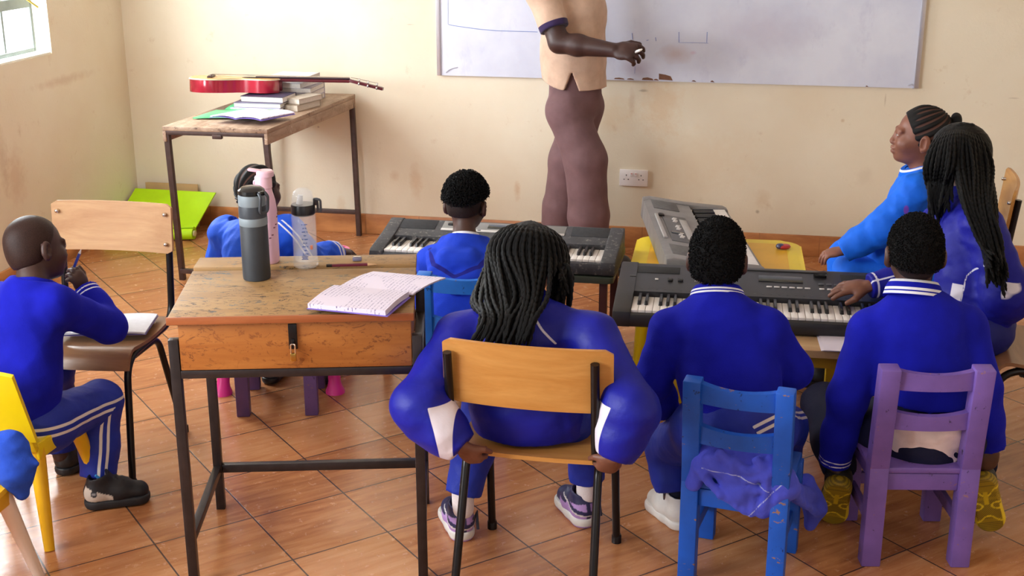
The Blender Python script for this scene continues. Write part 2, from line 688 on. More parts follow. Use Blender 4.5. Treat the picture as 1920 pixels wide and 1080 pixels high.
def add_hand(S, W, d, n, side, s=1.0, curl=(.35, .45, .35), spread=.12, thumb=.6, k=.006):
    """W wrist, d pointing direction, n back of the hand, side: towards the thumb"""
    d = unit(d); n = unit(np.asarray(n) - d * (np.asarray(n) @ d))
    t = np.cross(d, n)
    if t @ np.asarray(side) < 0: t = -t
    pl = .056 * s
    S.cap(W, W + d * pl * .55, .020 * s, .026 * s, .012, (n, .55))
    S.cap(W + d * pl * .45 + t * .012 * s, W + d * pl * .98 + t * .012 * s, .017 * s, .0155 * s, .012, (n, .6))
    S.cap(W + d * pl * .45 - t * .012 * s, W + d * pl * .92 - t * .012 * s, .017 * s, .0145 * s, .012, (n, .6))
    for i, (o, L) in enumerate(((.0225, .046), (.0078, .052), (-.0075, .049), (-.022, .039))):
        a = W + d * pl * (.98 - .06 * abs(i - 1)) + t * o * s
        dirv = unit(d + t * (spread * (1.3 - i)))
        ang = 0.0
        r = (.0078 - .0006 * (i == 3)) * s
        for jn, fr in enumerate((.44, .31, .25)):
            ang += curl[jn] * (1 + .10 * i)
            dd = dirv * math.cos(ang) - n * math.sin(ang)
            b = a + dd * L * s * fr
            S.cap(a, b, r, r * .92, .0025)
            a = b; r *= .92
    a = W + d * pl * .25 + t * .020 * s - n * .004 * s
    td = unit(d * .75 + t * thumb - n * .25)
    b = a + td * .032 * s
    S.cap(a - t * .006 * s, b, .0115 * s, .0092 * s, .008)
    td2 = unit(d * .95 + t * thumb * .35 - n * .35)
    S.cap(b, b + td2 * .024 * s, .0088 * s, .0074 * s, .003)


def seg_param(v, pts):
    """closest segment of a polyline: returns distance vector, tangent, running length"""
    best = None
    run = 0
    for i in range(len(pts) - 1):
        a, b = np.asarray(pts[i]), np.asarray(pts[i + 1])
        ab = b - a
        L = np.linalg.norm(ab)
        t = np.clip(((v - a) @ ab) / (L * L), 0, 1)
        r = v - (a + t[:, None] * ab)
        dd = np.linalg.norm(r, axis=1)
        if best is None:
            best = [dd, r, np.tile(ab / L, (len(v), 1)), run + t * L]
        else:
            m = dd < best[0]
            best[0] = np.where(m, dd, best[0])
            best[1] = np.where(m[:, None], r, best[1])
            best[2] = np.where(m[:, None], ab / L, best[2])
            best[3] = np.where(m, run + t * L, best[3])
        run += L
    return best


def stripe_mask(chains, gap=.009, half=.0045, reach=.15):
    """double lengthwise stripes; chains: list of (points, outward direction)"""
    def fn(v):
        out = np.full(len(v), -1.0)
        for pts, w in chains:
            dd, r, t, run = seg_param(v, pts)
            wv = np.asarray(w) - t * (t @ np.asarray(w))[:, None]
            wv /= np.linalg.norm(wv, axis=1)[:, None] + 1e-9
            lat = np.einsum('ij,ij->i', r, np.cross(t, wv))
            m = half - np.abs(np.abs(lat) - gap)
            m = np.where((np.einsum('ij,ij->i', r, wv) > 0) & (dd < reach), m, -1)
            out = np.maximum(out, m)
        return out
    return fn


def cuff_mask(pts, rings, half=.0025, reach=.08):
    """ring stripes around a sleeve at the given distances before its end"""
    total = sum(np.linalg.norm(np.asarray(pts[i + 1]) - np.asarray(pts[i])) for i in range(len(pts) - 1))
    def fn(v):
        dd, r, t, run = seg_param(v, pts)
        m = np.full(len(v), -1.0)
        for q in rings: m = np.maximum(m, half - np.abs(run - (total - q)))
        return np.where(dd < reach, m, -1)
    return fn


def maxmask(*f):
    return lambda v: np.max([g(v) for g in f], axis=0)


def collar_ring(name, parent, off, N, up, fwd, r0, r1, h, mat, stripes=True, drop=.25, label=None):
    """ribbed neckband standing around the neck; stripes run around it"""
    up = unit(up); fwd = unit(np.asarray(fwd) - up * (np.asarray(fwd) @ up)); rt = np.cross(fwd, up)
    bm = B()
    rows = [(0, 0), (.25, .02), (.5, .05), (.75, .05), (1, 0), (1, -.25), (.5, -.25), (0, -.25)]
    seg = 40
    rings = []
    zs = []
    for (t, dr) in rows:
        ring = []
        for k in range(seg):
            a = 2 * math.pi * k / seg
            rad = (r0 + (r1 - r0) * t) * (1 + dr)
            p = N + rt * (rad * math.cos(a)) + fwd * (rad * 1.05 * math.sin(a) + .003) + up * (h * t - drop * .05 * max(0, math.sin(a)) * (1 - .2 * t))
            ring.append(bm.verts.new(p - off)); zs.append(t if dr > -.2 else -1)
        rings.append(ring)
    for i in range(len(rings)):
        A, C = rings[i], rings[(i + 1) % len(rings)]
        for k in range(seg): bm.faces.new((A[k], A[(k + 1) % seg], C[(k + 1) % seg], C[k]))
    o = obj(name, bm, mat, parent, 60, label)
    if stripes:
        at_ = o.data.attributes.new('t', 'FLOAT', 'POINT')
        at_.data.foreach_set('value', np.array(zs, np.float32))
    return o


def shoe(parent, off, ankle, heel, toe, L=.19, up=None, upper=None, sole=None, color=None, name='shoe', solecolor=None, h=.0034, chunky=1.0, label=None, sole_label=None):
    """shoe of length L with the heel at heel, pointing to toe; leaves its sole flat on that line"""
    heel = np.asarray(heel, float); y = unit(np.asarray(toe) - heel)
    z = np.asarray(up if up is not None else (0, 0, 1), float); z = unit(z - y * (z @ y)); x = np.cross(y, z)
    M = np.eye(4); M[:3, :3] = np.stack([x, y, z], 1); M[:3, 3] = heel
    q = L / .19
    zz = V3(0, 0, 1)
    c = chunky
    U = SDF(V3(-.06, -.03, -.01) * q, V3(.06, .22, .14) * q, h * q)
    U.cap(V3(0, .036, .045) * q, V3(0, .10, .042) * q, .033 * q, .034 * q, .02)
    U.cap(V3(0, .10, .038) * q, V3(.002, .158, .034) * q, .034 * q, .029 * q, .02)
    U.cap(V3(0, .038, .05) * q, V3(0, .048, .092) * q, .033 * q, .034 * q, .02)
    U.cap(V3(0, .07, .07) * q, V3(0, .115, .06) * q, .022 * q, .020 * q, .02)
    U.cut(V3(0, 0, .016 * c) * q, (0, 0, -1))
    U.cut(V3(0, .05, .104) * q, V3(0, -.25, 1))
    U.cap(V3(0, .046, .09) * q, V3(0, .046, .13) * q, .026 * q, .028 * q, .006, None, 'sub')
    for i in range(4):
        yy = .082 + i * .016
        U.cap(V3(-.014, yy, .094 - i * .007) * q, V3(.014, yy, .094 - i * .007) * q, .0032 * q, None, .002)
    a = U.obj(name, upper, parent, off, None, 1, M, label, color)
    S = SDF(V3(-.06, -.03, -.02) * q, V3(.06, .22, .06) * q, h * q)
    S.cap(V3(0, .036, .016 * c) * q, V3(0, .085, .016 * c) * q, .037 * q, .035 * q, .01, (zz, .9))
    S.cap(V3(0, .085, .016 * c) * q, V3(.002, .150, .016 * c) * q, .036 * q, .040 * q, .01, (zz, .9))
    S.cut(V3(0, 0, .026 * c) * q, (0, 0, 1)); S.cut(V3(0, 0, 0), (0, 0, -1))
    S.obj('sole', sole, a, off, None, 1, M, sole_label, solecolor)
    return a


def arm_skin(S, sh, el, wr, s):
    S.chain([sh, el], [.034 * s, .026 * s], .02)
    S.chain([el, el + (wr - el) * .35, wr], [.026 * s, .027 * s, .018 * s], .02)


def leg_skin(S, hp, kn, an, s):
    S.chain([hp, kn], [.052 * s, .037 * s], .03)
    S.chain([kn, kn + (an - kn) * .35, an], [.037 * s, .036 * s, .022 * s], .03)


def figure(label, base, H, face, up, hs, N, C, W, Pv, arms, legs, skinmat, s=1.0, fwd=(0, 1, 0), hands=True, group=None, vox=.005, armk=1.0, nose=.8):
    """person with a continuous body; arms: (shoulder, elbow, wrist, hand dict or None); legs: (hip, knee, ankle, toe)"""
    base = np.asarray(base, float)
    root = thing('person', label, 'person', tuple(base), 0, group)
    R = head_frame(face, up)
    pts = [H + .16 * hs, H - .16 * hs, N, C, W, Pv]
    for a in arms: pts += [a[0], a[1], a[2], a[2] + unit(a[2] - a[1]) * .1]
    for l in legs: pts += [l[0], l[1], l[2], l[3]]
    lo, hi = bounds(pts, .07)
    S = SDF(lo, hi, vox)
    fw = unit(fwd)
    S.chain([Pv, W, C], [.095 * s, .085 * s, .10 * s], .04, (fw, .68))
    S.chain([C, N], [.09 * s, .045 * s], .04, (fw, .8))
    for a in arms:
        S.cap(C + (N - C) * .55, a[0], .05 * s, .040 * s, .03)
        arm_skin(S, a[0], a[1], a[2], s * armk)
        if a[3] is not None: add_hand(S, a[2], **a[3])
    for l in legs:
        S.cap(Pv, l[0], .075 * s, .06 * s, .03)
        leg_skin(S, l[0], l[1], l[2], s)
        S.chain([l[2], l[2] + V3(0, 0, -.02), l[3]], [.024 * s, .024 * s, .018 * s], .02)
    S.chain([N - unit(H - N) * .02, H + R @ (V3(0, -.022, -.04) * hs)], [.042 * hs, .043 * hs], .025)
    add_head(S, H, R, hs, nose)
    S.obj('body', skinmat, root, base)
    add_eyes('eye', H, R, hs, root, base)
    return root, base, R


def hair_cap(root, base, H, R, s, mat, thick=.012, front=.045, low=-.05, grain=.0, flat=None, name='hair', h=.004, nape=None, lift=0.0, label=None, temple=.03, ridges=None, attrs=None, side=1.0, curls=0, curl_len=.007):
    """hair over the skull; front: how far forward it reaches at the brow, low: where it ends at the nape"""
    P = lambda x, y, z: H + R @ (np.array([x, y, z]) * s)
    S = SDF(H - .16 * s, H + .16 * s, h)
    S.ell(P(0, -.010, .022 + lift), (V3(.071, .090, .082) + thick * V3(side, 1, 1)) * s, R, .01)
    if low < -.02:
        S.ell(P(0, -.035, -.020), (V3(.058, .055, .060) + thick * .8) * s, R, .02)
    if flat is not None:
        S.cut(P(0, 0, flat), R @ V3(0, -.05, 1), None)
    S.cut(P(0, front, .055), R @ unit(V3(0, 1, -.55)))
    S.cut(P(0, temple, -.012), R @ unit(V3(0, .75, -1.0)), None)
    S.cut(P(0, -.03, low), R @ unit(V3(0, .35, -1)))
    if ridges is not None:
        sl, g = S.blk(S.lo, S.lo + S.h * S.n)
        q = [g[i] - H[i] for i in range(3)]
        l = [(q[0] * R[0, j] + q[1] * R[1, j] + q[2] * R[2, j]) / s for j in range(3)]
        S.a[sl] += ridges(*l).astype(np.float32)
    if grain: S.grain(grain, 3)
    o = S.obj(name, mat, root, base, attrs, 1, None, label)
    if curls:
        me = o.data
        n = len(me.vertices)
        co = np.empty(n * 3, np.float32); me.vertices.foreach_get('co', co); co = co.reshape(-1, 3)
        no = np.array([v.normal[:] for v in me.vertices])
        out = ((co + base - H) * no).sum(1) > .03
        ids = np.nonzero(out)[0]
        r_ = np.random.default_rng(9)
        b = B()
        for i in r_.choice(ids, min(curls, len(ids)), False):
            p = Vector(co[i]); nn = Vector(no[i]); t1 = nn.orthogonal().normalized(); t1 = Matrix.Rotation(r_.uniform(0, 6.28), 3, nn) @ t1
            L = curl_len * r_.uniform(.6, 1.4)
            tube(b, [p - nn * .002, p + nn * L * .5 + t1 * L * .35, p + nn * L + t1 * L * .1, p + nn * L * 1.05 - t1 * L * .35], [.0017, .0016, .0014, .0008], 4)
        obj('hair_curls', b, mat, o, 75)
    return o


def braids(root, base, paths, mat, r=.0052, name='braids', label=None, bead=.75, step=.0045):
    """many plaited strands; the radius swells and shrinks along each like a plait"""
    bm = B()
    for pts in paths:
        P_ = [Vector(p) for p in pts]
        # Catmull-Rom resample
        dense = []
        for i in range(len(P_) - 1):
            p0 = P_[max(i - 1, 0)]; p1 = P_[i]; p2 = P_[i + 1]; p3 = P_[min(i + 2, len(P_) - 1)]
            n = max(2, int((p2 - p1).length / step))
            for k in range(n):
                t = k / n
                dense.append(0.5 * ((2 * p1) + (p2 - p0) * t + (2 * p0 - 5 * p1 + 4 * p2 - p3) * t * t + (3 * p1 - p0 - 3 * p2 + p3) * t ** 3))
        dense.append(P_[-1])
        o = Vector(base)
        n = len(dense)
        rad = [r * (.70 + .42 * abs(math.sin(i * bead))) * (1 if i < n - 6 else max(.35, (n - i) / 6)) for i in range(n)]
        tube(bm, [d - o for d in dense], rad, 6)
    return obj(name, bm, mat, root, 75, label)
# ------------------------------------------------------------------ the room
MAT = {}


def make_floor_mat():
    t = NT('tiled_floor')
    ang = math.radians(44.0)
    v = t.coord(rot=(0, 0, -ang), loc=(0, 0, 0))
    c0, s0 = math.cos(-ang), math.sin(-ang)
    tx, ty = -1.864, 3.672
    ox, oy = c0 * tx - s0 * ty, s0 * tx + c0 * ty
    mp = t.n('ShaderNodeMapping'); mp.inputs['Location'].default_value = (-ox + 6.0, -oy + 6.0, 0)
    t.l(v, mp.inputs['Vector'])
    br = t.n('ShaderNodeTexBrick', offset=0.0, squash=1.0)
    br.inputs['Scale'].default_value = 1.0
    br.inputs['Brick Width'].default_value = 0.3
    br.inputs['Row Height'].default_value = 0.3
    br.inputs['Mortar Size'].default_value = 0.0026
    br.inputs['Mortar Smooth'].default_value = 0.15
    br.inputs['Bias'].default_value = 0.0
    br.inputs['Color1'].default_value = (0, 0, 0, 1); br.inputs['Color2'].default_value = (1, 1, 1, 1)
    br.inputs['Mortar'].default_value = (0.5, 0.5, 0.5, 1)
    t.l(mp.outputs[0], br.inputs['Vector'])
    mp2 = t.n('ShaderNodeMapping'); mp2.inputs['Scale'].default_value = (2.2, 16, 1); mp2.inputs['Rotation'].default_value = (0, 0, .12)
    t.l(mp.outputs[0], mp2.inputs['Vector'])
    g = t.noise(mp2.outputs[0], 2.2, 6, 0.62, 0.5)
    big = t.noise(mp.outputs[0], 2.6, 3, 0.5)
    k = t.math('ADD', t.math('MULTIPLY', g, .55), t.math('ADD', t.math('MULTIPLY', big, .30), t.math('MULTIPLY', br.outputs['Color'], .12)))
    col = t.ramp(k, [(0.34, lin((150, 92, 55))), (0.48, lin((182, 120, 76))), (0.64, lin((200, 144, 98)))])
    spk = t.ramp(t.noise(mp2.outputs[0], 30, 4, .7), [(.60, (0, 0, 0, 1)), (.68, (1, 1, 1, 1))])
    col = t.mix(t.math('MULTIPLY', spk, .35), col, lin((120, 66, 40)))
    col = t.mix(br.outputs['Fac'], col, lin((70, 52, 46)))
    t.base(col)
    inv = t.math('SUBTRACT', 1.0, br.outputs['Fac'])
    t.bump(t.math('ADD', inv, t.math('MULTIPLY', t.noise(mp.outputs[0], 7, 3), .25)), .25, .004)
    rr = t.noise(mp.outputs[0], 30, 5, .7)
    t.l(t.math('ADD', t.math('MULTIPLY', rr, .28), .10), t.b.inputs['Roughness'])
    t.b.inputs['Specular IOR Level'].default_value = 0.5
    return t.m


def wall_mat(name, stains):
    t = NT(name)
    v = t.coord()
    col = t.ramp(t.noise(v, 1.3, 4, .6), [(.35, lin((226, 211, 186))), (.65, lin((233, 223, 202)))])
    n = t.noise(v, 9, 6, .7)
    col = t.mix(t.ramp(n, [(.62, (0, 0, 0, 1)), (.75, (.35, .35, .35, 1))]), col, lin((188, 152, 112)))
    sp = t.noise(t.coord(scale=(1, 1, 1)), 55, 3, .8)
    col = t.mix(t.ramp(sp, [(.72, (0, 0, 0, 1)), (.76, (.5, .5, .5, 1))]), col, lin((160, 120, 90)))
    geo = t.n('ShaderNodeTexCoord')
    for (c, r, cc, amt) in stains:       # smears and stains left on the paint
        mp = t.n('ShaderNodeMapping')
        mp.inputs['Location'].default_value = tuple(-c[i] / r[i] for i in range(3))
        mp.inputs['Scale'].default_value = tuple(1 / x for x in r)
        t.l(geo.outputs['Object'], mp.inputs['Vector'])
        ln = t.n('ShaderNodeVectorMath', operation='LENGTH')
        t.l(mp.outputs[0], ln.inputs[0])
        d = t.math('ADD', ln.outputs['Value'], t.math('MULTIPLY', t.math('SUBTRACT', t.noise(v, 26, 4, .65), .5), 1.3))
        amt *= .55
        f = t.ramp(d, [(.25, (amt, amt, amt, 1)), (1.0, (0, 0, 0, 1))])
        col = t.mix(f, col, lin(cc))
    t.base(col)
    t.bump(t.noise(v, 70, 4, .6), .18, .006)
    return t.set(.55, 0, .3)


def build_room():
    st = []
    for (px, py, rx, rz, c, a) in ((970, 358, .022, .06, (205, 160, 108), .8), (1150, 215, .16, .12, (222, 188, 142), .6), (1240, 195, .12, .22, (214, 172, 120), .7),
                                   (870, 372, .05, .012, (190, 150, 110), .5), (1185, 190, .02, .07, (190, 150, 120), .5), (1620, 330, .06, .06, (190, 168, 140), .35),
                                   (780, 340, .04, .12, (205, 160, 115), .6), (1430, 375, .05, .06, (200, 165, 120), .5), (1420, 397, .012, .012, (120, 90, 60), .9),
                                   (640, 385, .03, .08, (205, 165, 118), .5), (1205, 170, .03, .008, (110, 85, 60), .7), (597, 238, .008, .008, (120, 80, 50), .9),
                                   (1580, 226, .012, .012, (180, 140, 80), .7), (1660, 186, .005, .035, (150, 120, 80), .6), (768, 46, .025, .003, (110, 90, 60), .7),
                                   (1900, 184, .03, .004, (130, 100, 60), .6), (740, 330, .03, .04, (196, 150, 105), .5), (1320, 300, .3, .2, (218, 186, 146), .4)):
        p = at(px, py, WALL_Y)
        st.append(((p[0], WALL_Y, p[2]), (rx, .3, rz), c, a))
    wall_back = wall_mat('cream_wall_paint', st)
    st2 = []
    for (px, py, ry, rz, c, a) in ((120, 150, .35, .03, (190, 150, 120), .6), (30, 330, .10, .16, (196, 150, 118), .6), (5, 300, .05, .2, (180, 140, 110), .6)):
        d = (px - 960) / FPX * CR - (py - 540) / FPX * CU + CF
        p = np.array([0, 0, CAM_H]) + d * (WALL_X / d[0])
        st2.append(((WALL_X, p[1], p[2]), (.3, ry, rz), c, a))
    wall_left = wall_mat('cream_wall_paint_side', st2)
    b = B(); box(b, (0.3, 2.3, -.05), (7.8, 8.6, .1)); struct('floor', b, make_floor_mat())
    b = B(); box(b, (0.3, WALL_Y + .1, 1.35), (7.8, .2, 2.7)); struct('wall_back', b, wall_back)
    # left wall with two window openings
    b = B()
    wx = WALL_X - .1
    ops = [(0.2, 2.9, 1.03, 2.25), (4.35, 5.72, 1.03, 2.25)]
    y = -2.0
    for (a, e, z0, z1) in ops:
        box(b, (wx, (y + a) / 2, 1.35), (.2, a - y, 2.7))
        box(b, (wx, (a + e) / 2, z0 / 2), (.2, e - a, z0))
        box(b, (wx, (a + e) / 2, (z1 + 2.7) / 2), (.2, e - a, 2.7 - z1))
        y = e
    box(b, (wx, (y + WALL_Y + .2) / 2, 1.35), (.2, WALL_Y + .2 - y, 2.7))
    struct('wall_left', b, wall_left)
    b = B(); box(b, (2.7, 2.3, 1.35), (.2, 8.6, 2.7)); struct('wall_right', b, wall_back)
    b = B(); box(b, (0.3, 2.3, 2.75), (7.8, 8.6, .1)); struct('ceiling', b, plain('ceiling_paint', (235, 228, 215), .8))
    # windows: steel frame with mullions and panes
    steel = plain('window_steel', (150, 165, 165), .5, .3)
    glass = NT('window_glass'); glass.base((1, 1, 1, 1))
    glass.b.inputs['Transmission Weight'].default_value = 1.0
    glass.b.inputs['Alpha'].default_value = .12
    gm = glass.set(.05, 0, .3)
    wf = plain('reveal_paint', (245, 240, 230), .6)
    for i, (a, e, z0, z1) in enumerate(ops):
        w = bpy.data.objects.new('window_%d' % (i + 1), None); COL.objects.link(w); w['kind'] = 'structure'
        w.location = (WALL_X - .075, (a + e) / 2, z0)
        L, Hh = e - a, z1 - z0
        b = B()
        zt = .25
        for yy in (-L / 2 + .04, L / 2 - .04): box(b, (0, yy, Hh / 2), (.03, .024, Hh - .03), None, .003)
        for zz, hh in ((.024, .02), (zt, .05), (Hh - .03, .03)): box(b, (0, 0, zz), (.03, L - .08, hh), None, .003)
        obj('window_frame', b, steel, w)
        b = B()
        nm = max(2, int((L - .1) / .24) + 1)
        for k in range(1, nm):
            yy = L / 2 - .04 - .24 * k
            box(b, (0, yy, Hh / 2), (.016, .016, Hh - .07))
        obj('mullion', b, steel, w)
        b = B(); box(b, (-.006, 0, Hh / 2), (.004, L - .09, Hh - .05)); obj('pane', b, gm, w)
        b = B(); box(b, (.035, 0, .005), (.072, L - .004, .010), None, .003); obj('window_sill', b, wf, w)
        b = B(); tube(b, fillet([(.012, L / 2 - .16, .30), (.03, L / 2 - .10, .27), (.055, L / 2 - .045, .225)], .02), .005); obj('window_stay', b, plain('brass_stay', (200, 180, 90), .4, .6), w)
    # skirting tiles
    sk = NT('skirting_tile'); v = sk.coord(scale=(1, 1, 3))
    c = sk.ramp(sk.noise(v, 5, 5, .6), [(.35, lin((170, 108, 64))), (.65, lin((204, 140, 86)))])
    w = sk.n('ShaderNodeTexBrick', offset=0.0); w.inputs['Scale'].default_value = 1; w.inputs['Brick Width'].default_value = .3; w.inputs['Row Height'].default_value = 5
    w.inputs['Mortar Size'].default_value = .0025; sk.l(sk.coord(), w.inputs['Vector'])
    sk.base(sk.mix(w.outputs['Fac'], c, lin((166, 110, 68)))); skm = sk.set(.4, 0, .5)
    b = B(); box(b, (.3, WALL_Y - .007, .055), (7.7, .014, .11), None, .003); struct('baseboard_back', b, skm)
    b = B(); box(b, (WALL_X + .007, 2.2, .055), (.014, 8.4, .11), None, .003); struct('baseboard_left', b, skm)


build_room()

# ------------------------------------------------------------------ materials of the furniture
MAT.update(
    steel=plain('dark_brown_steel', (50, 42, 42), .38, .4, .25, 30, .5, 0, None),
    black=plain('black_tube', (26, 22, 24), .30, .4, .2, 20),
    tan_ply=wood('worn_pale_plywood', (206, 164, 120), (180, 132, 92), 'x', .8, .5),
    tan_seat=wood('worn_plywood_seat', (160, 116, 82), (128, 88, 60), 'x', .8, .28),
    orange_ply=wood('varnished_beech', (208, 152, 84), (184, 122, 56), 'x', .8, .32),
    rust_steel=plain('brown_table_steel', (78, 60, 56), .45, .35, .2, 30),
    desk_box=wood('desk_pine', (186, 120, 58), (156, 90, 38), 'x', .7, .42, ((130, 74, 34), (110, 62, 30))),
    desk_lid=wood('scribbled_desk_lid', (176, 140, 92), (146, 108, 66), 'x', .6, .5, ((34, 28, 34), (24, 84, 104))),
    old_top=wood('weathered_table_board', (188, 160, 136), (146, 116, 94), 'y', .8, .6, ((90, 66, 50), (200, 180, 160))),
    tan_table=wood('tan_table_board', (206, 172, 128), (186, 148, 106), 'x', .6, .5),
    blue_paint=painted('blue_gloss_paint', (22, 86, 190), (150, 110, 80)),
    sky_paint=painted('sky_blue_paint', (24, 112, 214), (140, 104, 84)),
    purple_paint=painted('purple_gloss_paint', (120, 92, 172), (150, 110, 120)),
    dull_purple=painted('dull_purple_paint', (96, 70, 120), (120, 90, 100)),
    yellow=plain('yellow_plastic', (236, 206, 10), .38, 0, .06, 6),
    amber=plain('amber_plastic', (232, 178, 14), .42, 0, .08, 6),
    pink=plain('pink_plastic', (232, 50, 150), .35, 0, .06, 6),
    pale_pink=plain('pale_pink_plastic', (244, 130, 180), .4, 0, .05, 6),
    white_pl=plain('pale_plastic', (226, 206, 190), .45, 0, .06, 6),
    chrome=plain('chrome', (210, 205, 200), .18, 1.0, .05),
    brass=plain('brass', (190, 150, 80), .28, 1.0, .05),
    paper=plain('white_paper', (222, 214, 226), .8, 0, .04, 8),
    kb_black=plain('black_keyboard_case', (34, 33, 36), .42, 0, .15, 20),
    kb_grey=plain('dusty_keyboard_case', (62, 62, 66), .6, 0, .25, 14, .4, 0, (120, 116, 112)),
    kb_silver=plain('silver_keyboard_case', (128, 124, 122), .42, .25, .15, 14),
    key_white=plain('white_key', (232, 226, 220), .3, 0, .03),
    key_black=plain('black_key', (16, 15, 17), .3, 0, .1),
    screen=plain('keyboard_display', (30, 34, 34), .15, 0, .1),
    btn=plain('pale_button', (206, 200, 196), .4, 0, .05),
    btn_dark=plain('dark_button', (70, 70, 74), .4, 0, .05),
)


def kid_chair(label, loc, rz, mat, group, w=.285, d=.30, sh=.30, bh=.60, lean=.03, L=.047):
    """solid painted child chair; local +y is the front"""
    t = thing('kid_chair', label, 'chair', loc, rz, group)
    for sx in (-1, 1):
        b = B()
        p = [(sx * (w / 2 - L / 2), -d / 2 + L / 2, 0), (sx * (w / 2 - L / 2), -d / 2 + L / 2, sh), (sx * (w / 2 - L / 2), -d / 2 + L / 2 - lean, bh)]
        bar(b, p[0], (p[1][0], p[1][1], p[1][2] + .004), L, L * .9, .004)
        bar(b, p[1], p[2], L, L * .9, .004)
        obj('back_leg', b, mat, t, 40)
        b = B(); bar(b, (sx * (w / 2 - L / 2), d / 2 - L / 2, 0), (sx * (w / 2 - L / 2), d / 2 - L / 2, sh - .015), L, L * .8, .004); obj('front_leg', b, mat, t, 40)
        b = B(); bar(b, (sx * (w / 2 - L / 2), -d / 2 + L, sh * .40), (sx * (w / 2 - L / 2), d / 2 - L, sh * .40), .036, .016, .003, (0, 0, 1)); obj('stretcher', b, mat, t, 40)
        b = B(); bar(b, (sx * (w / 2 - L / 2), -d / 2 + L, sh - .045), (sx * (w / 2 - L / 2), d / 2 - L, sh - .045), .05, .016, .003, (0, 0, 1)); obj('apron', b, mat, t, 40)
    for (z, hh, yo) in ((bh - .035, .056, -lean * .88), (sh + .145, .052, -lean * .5)):
        b = B()
        n = 10
        sheet(b, lambda u, v: ((u - .5) * (w - 2 * L + .01), -d / 2 + L / 2 + yo - .014 * (1 - (2 * u - 1) ** 2), z - hh / 2 + v * hh - .010 * (1 - (2 * u - 1) ** 2) * v), n, 3, .02)
        obj('back_rail', b, mat, t, 40)
    b = B(); box(b, (0, -d / 2 + L / 2, sh - .045), (w - 2 * L, .018, .05), None, .003); obj('apron', b, mat, t, 40)
    b = B(); box(b, (0, d / 2 - L / 2, sh * .45), (w - 2 * L, .018, .036), None, .003); obj('stretcher', b, mat, t, 40)
    b = B(); box(b, (0, .004, sh - .008), (w - .012, d - .012, .018), None, .005); obj('seat', b, mat, t, 40)
    return t


def school_chair(label, loc, rz, ply, seatmat, group, w=.385, d=.37, sh=.43, bz=(.64, .80), rivets=True, posts_behind=True, bw=None, box_=0.0, feet=True):
    """tubular steel chair with plywood seat and back; local +y is the front"""
    t = thing('school_chair', label, 'chair', loc, rz, group)
    r = .0115
    for sx in (-1, 1):
        x = sx * (w / 2 - .012)
        b = B()
        pts = fillet([(x, -d / 2 - .045, bz[1] - .03), (x, -d / 2 - .005, sh - .012), (x * .97, d / 2 - .03, sh - .022), (x, d / 2 + .025, 0)], .075, 8)
        tube(b, pts, r, 10)
        obj('frame_tube', b, MAT['black'], t, 50)
        b = B()
        pts = fillet([(x * .93, d / 2 - .10, sh - .034), (x * .95, -d / 2 + .10, sh - .034), (x, -d / 2 - .03, 0)], .05, 8)
        tube(b, pts, r, 10)
        obj('rear_leg', b, MAT['black'], t, 50)
        if feet:
            for yy in (d / 2 + .025, -d / 2 - .03):
                b = B(); lathe(b, [(0, 0), (.0145, 0), (.0145, .022), (.0125, .026), (0, .026)], 12, Matrix.Translation((x, yy, 0))); obj('foot_cap', b, MAT['black'], t, 40)
    b = B()
    tube(b, [(-w / 2 + .02, -.06, sh - .034), (w / 2 - .02, -.06, sh - .034)], .009, 8)
    tube(b, [(-w / 2 + .02, .09, sh - .034), (w / 2 - .02, .09, sh - .034)], .009, 8)
    obj('cross_tube', b, MAT['black'], t, 50)
    bw = bw or w + .02
    b = B()
    zc, zh = (bz[0] + bz[1]) / 2, bz[1] - bz[0]
    def back(u, v):
        x = (u - .5) * bw
        c = min(1, min(u, 1 - u) * bw / .02); c = math.sqrt(max(0, 1 - (1 - c) ** 2))
        zz = (v - .5) * (zh - .022 * (1 - c))
        return (x + box_, -d / 2 - .02 - .03 * (zc + zz - sh) / .3 - .022 * (1 - (2 * u - 1) ** 2) + .031, zc + zz)
    sheet(b, back, 22, 6, .010)
    bo = obj('backrest', b, ply, t, 45)
    if rivets:
        for sx in (-1, 1):
            for zz in (.3, -.3):
                b = B(); yb = -d / 2 + .013 - .03 * (zc + zz * zh - sh) / .3
                lathe(b, [(0, .004), (.004, .0035), (.0065, .001), (.0065, -.012), (0, -.012)], 12, Matrix.Translation((sx * (w / 2 - .012), yb + .009, zc + zz * zh)) @ Matrix.Rotation(-math.pi / 2, 4, 'X'))
                obj('rivet', b, MAT['chrome'], bo, 40)
    b = B()
    def seat(u, v):
        y = -d / 2 + .01 + v * (d + .005)
        z = sh - .012 * math.sin(math.pi * min(1, v * 1.2)) - (.055 * ((v - .8) / .2) ** 2 if v > .8 else 0) + .004
        y2 = y - (.02 * ((v - .8) / .2) ** 2 if v > .8 else 0)
        return ((u - .5) * (w - .005), y2, z - .006 * (1 - (2 * u - 1) ** 2))
    sheet(b, seat, 12, 20, .011)
    obj('seat', b, seatmat, t, 45)
    return t


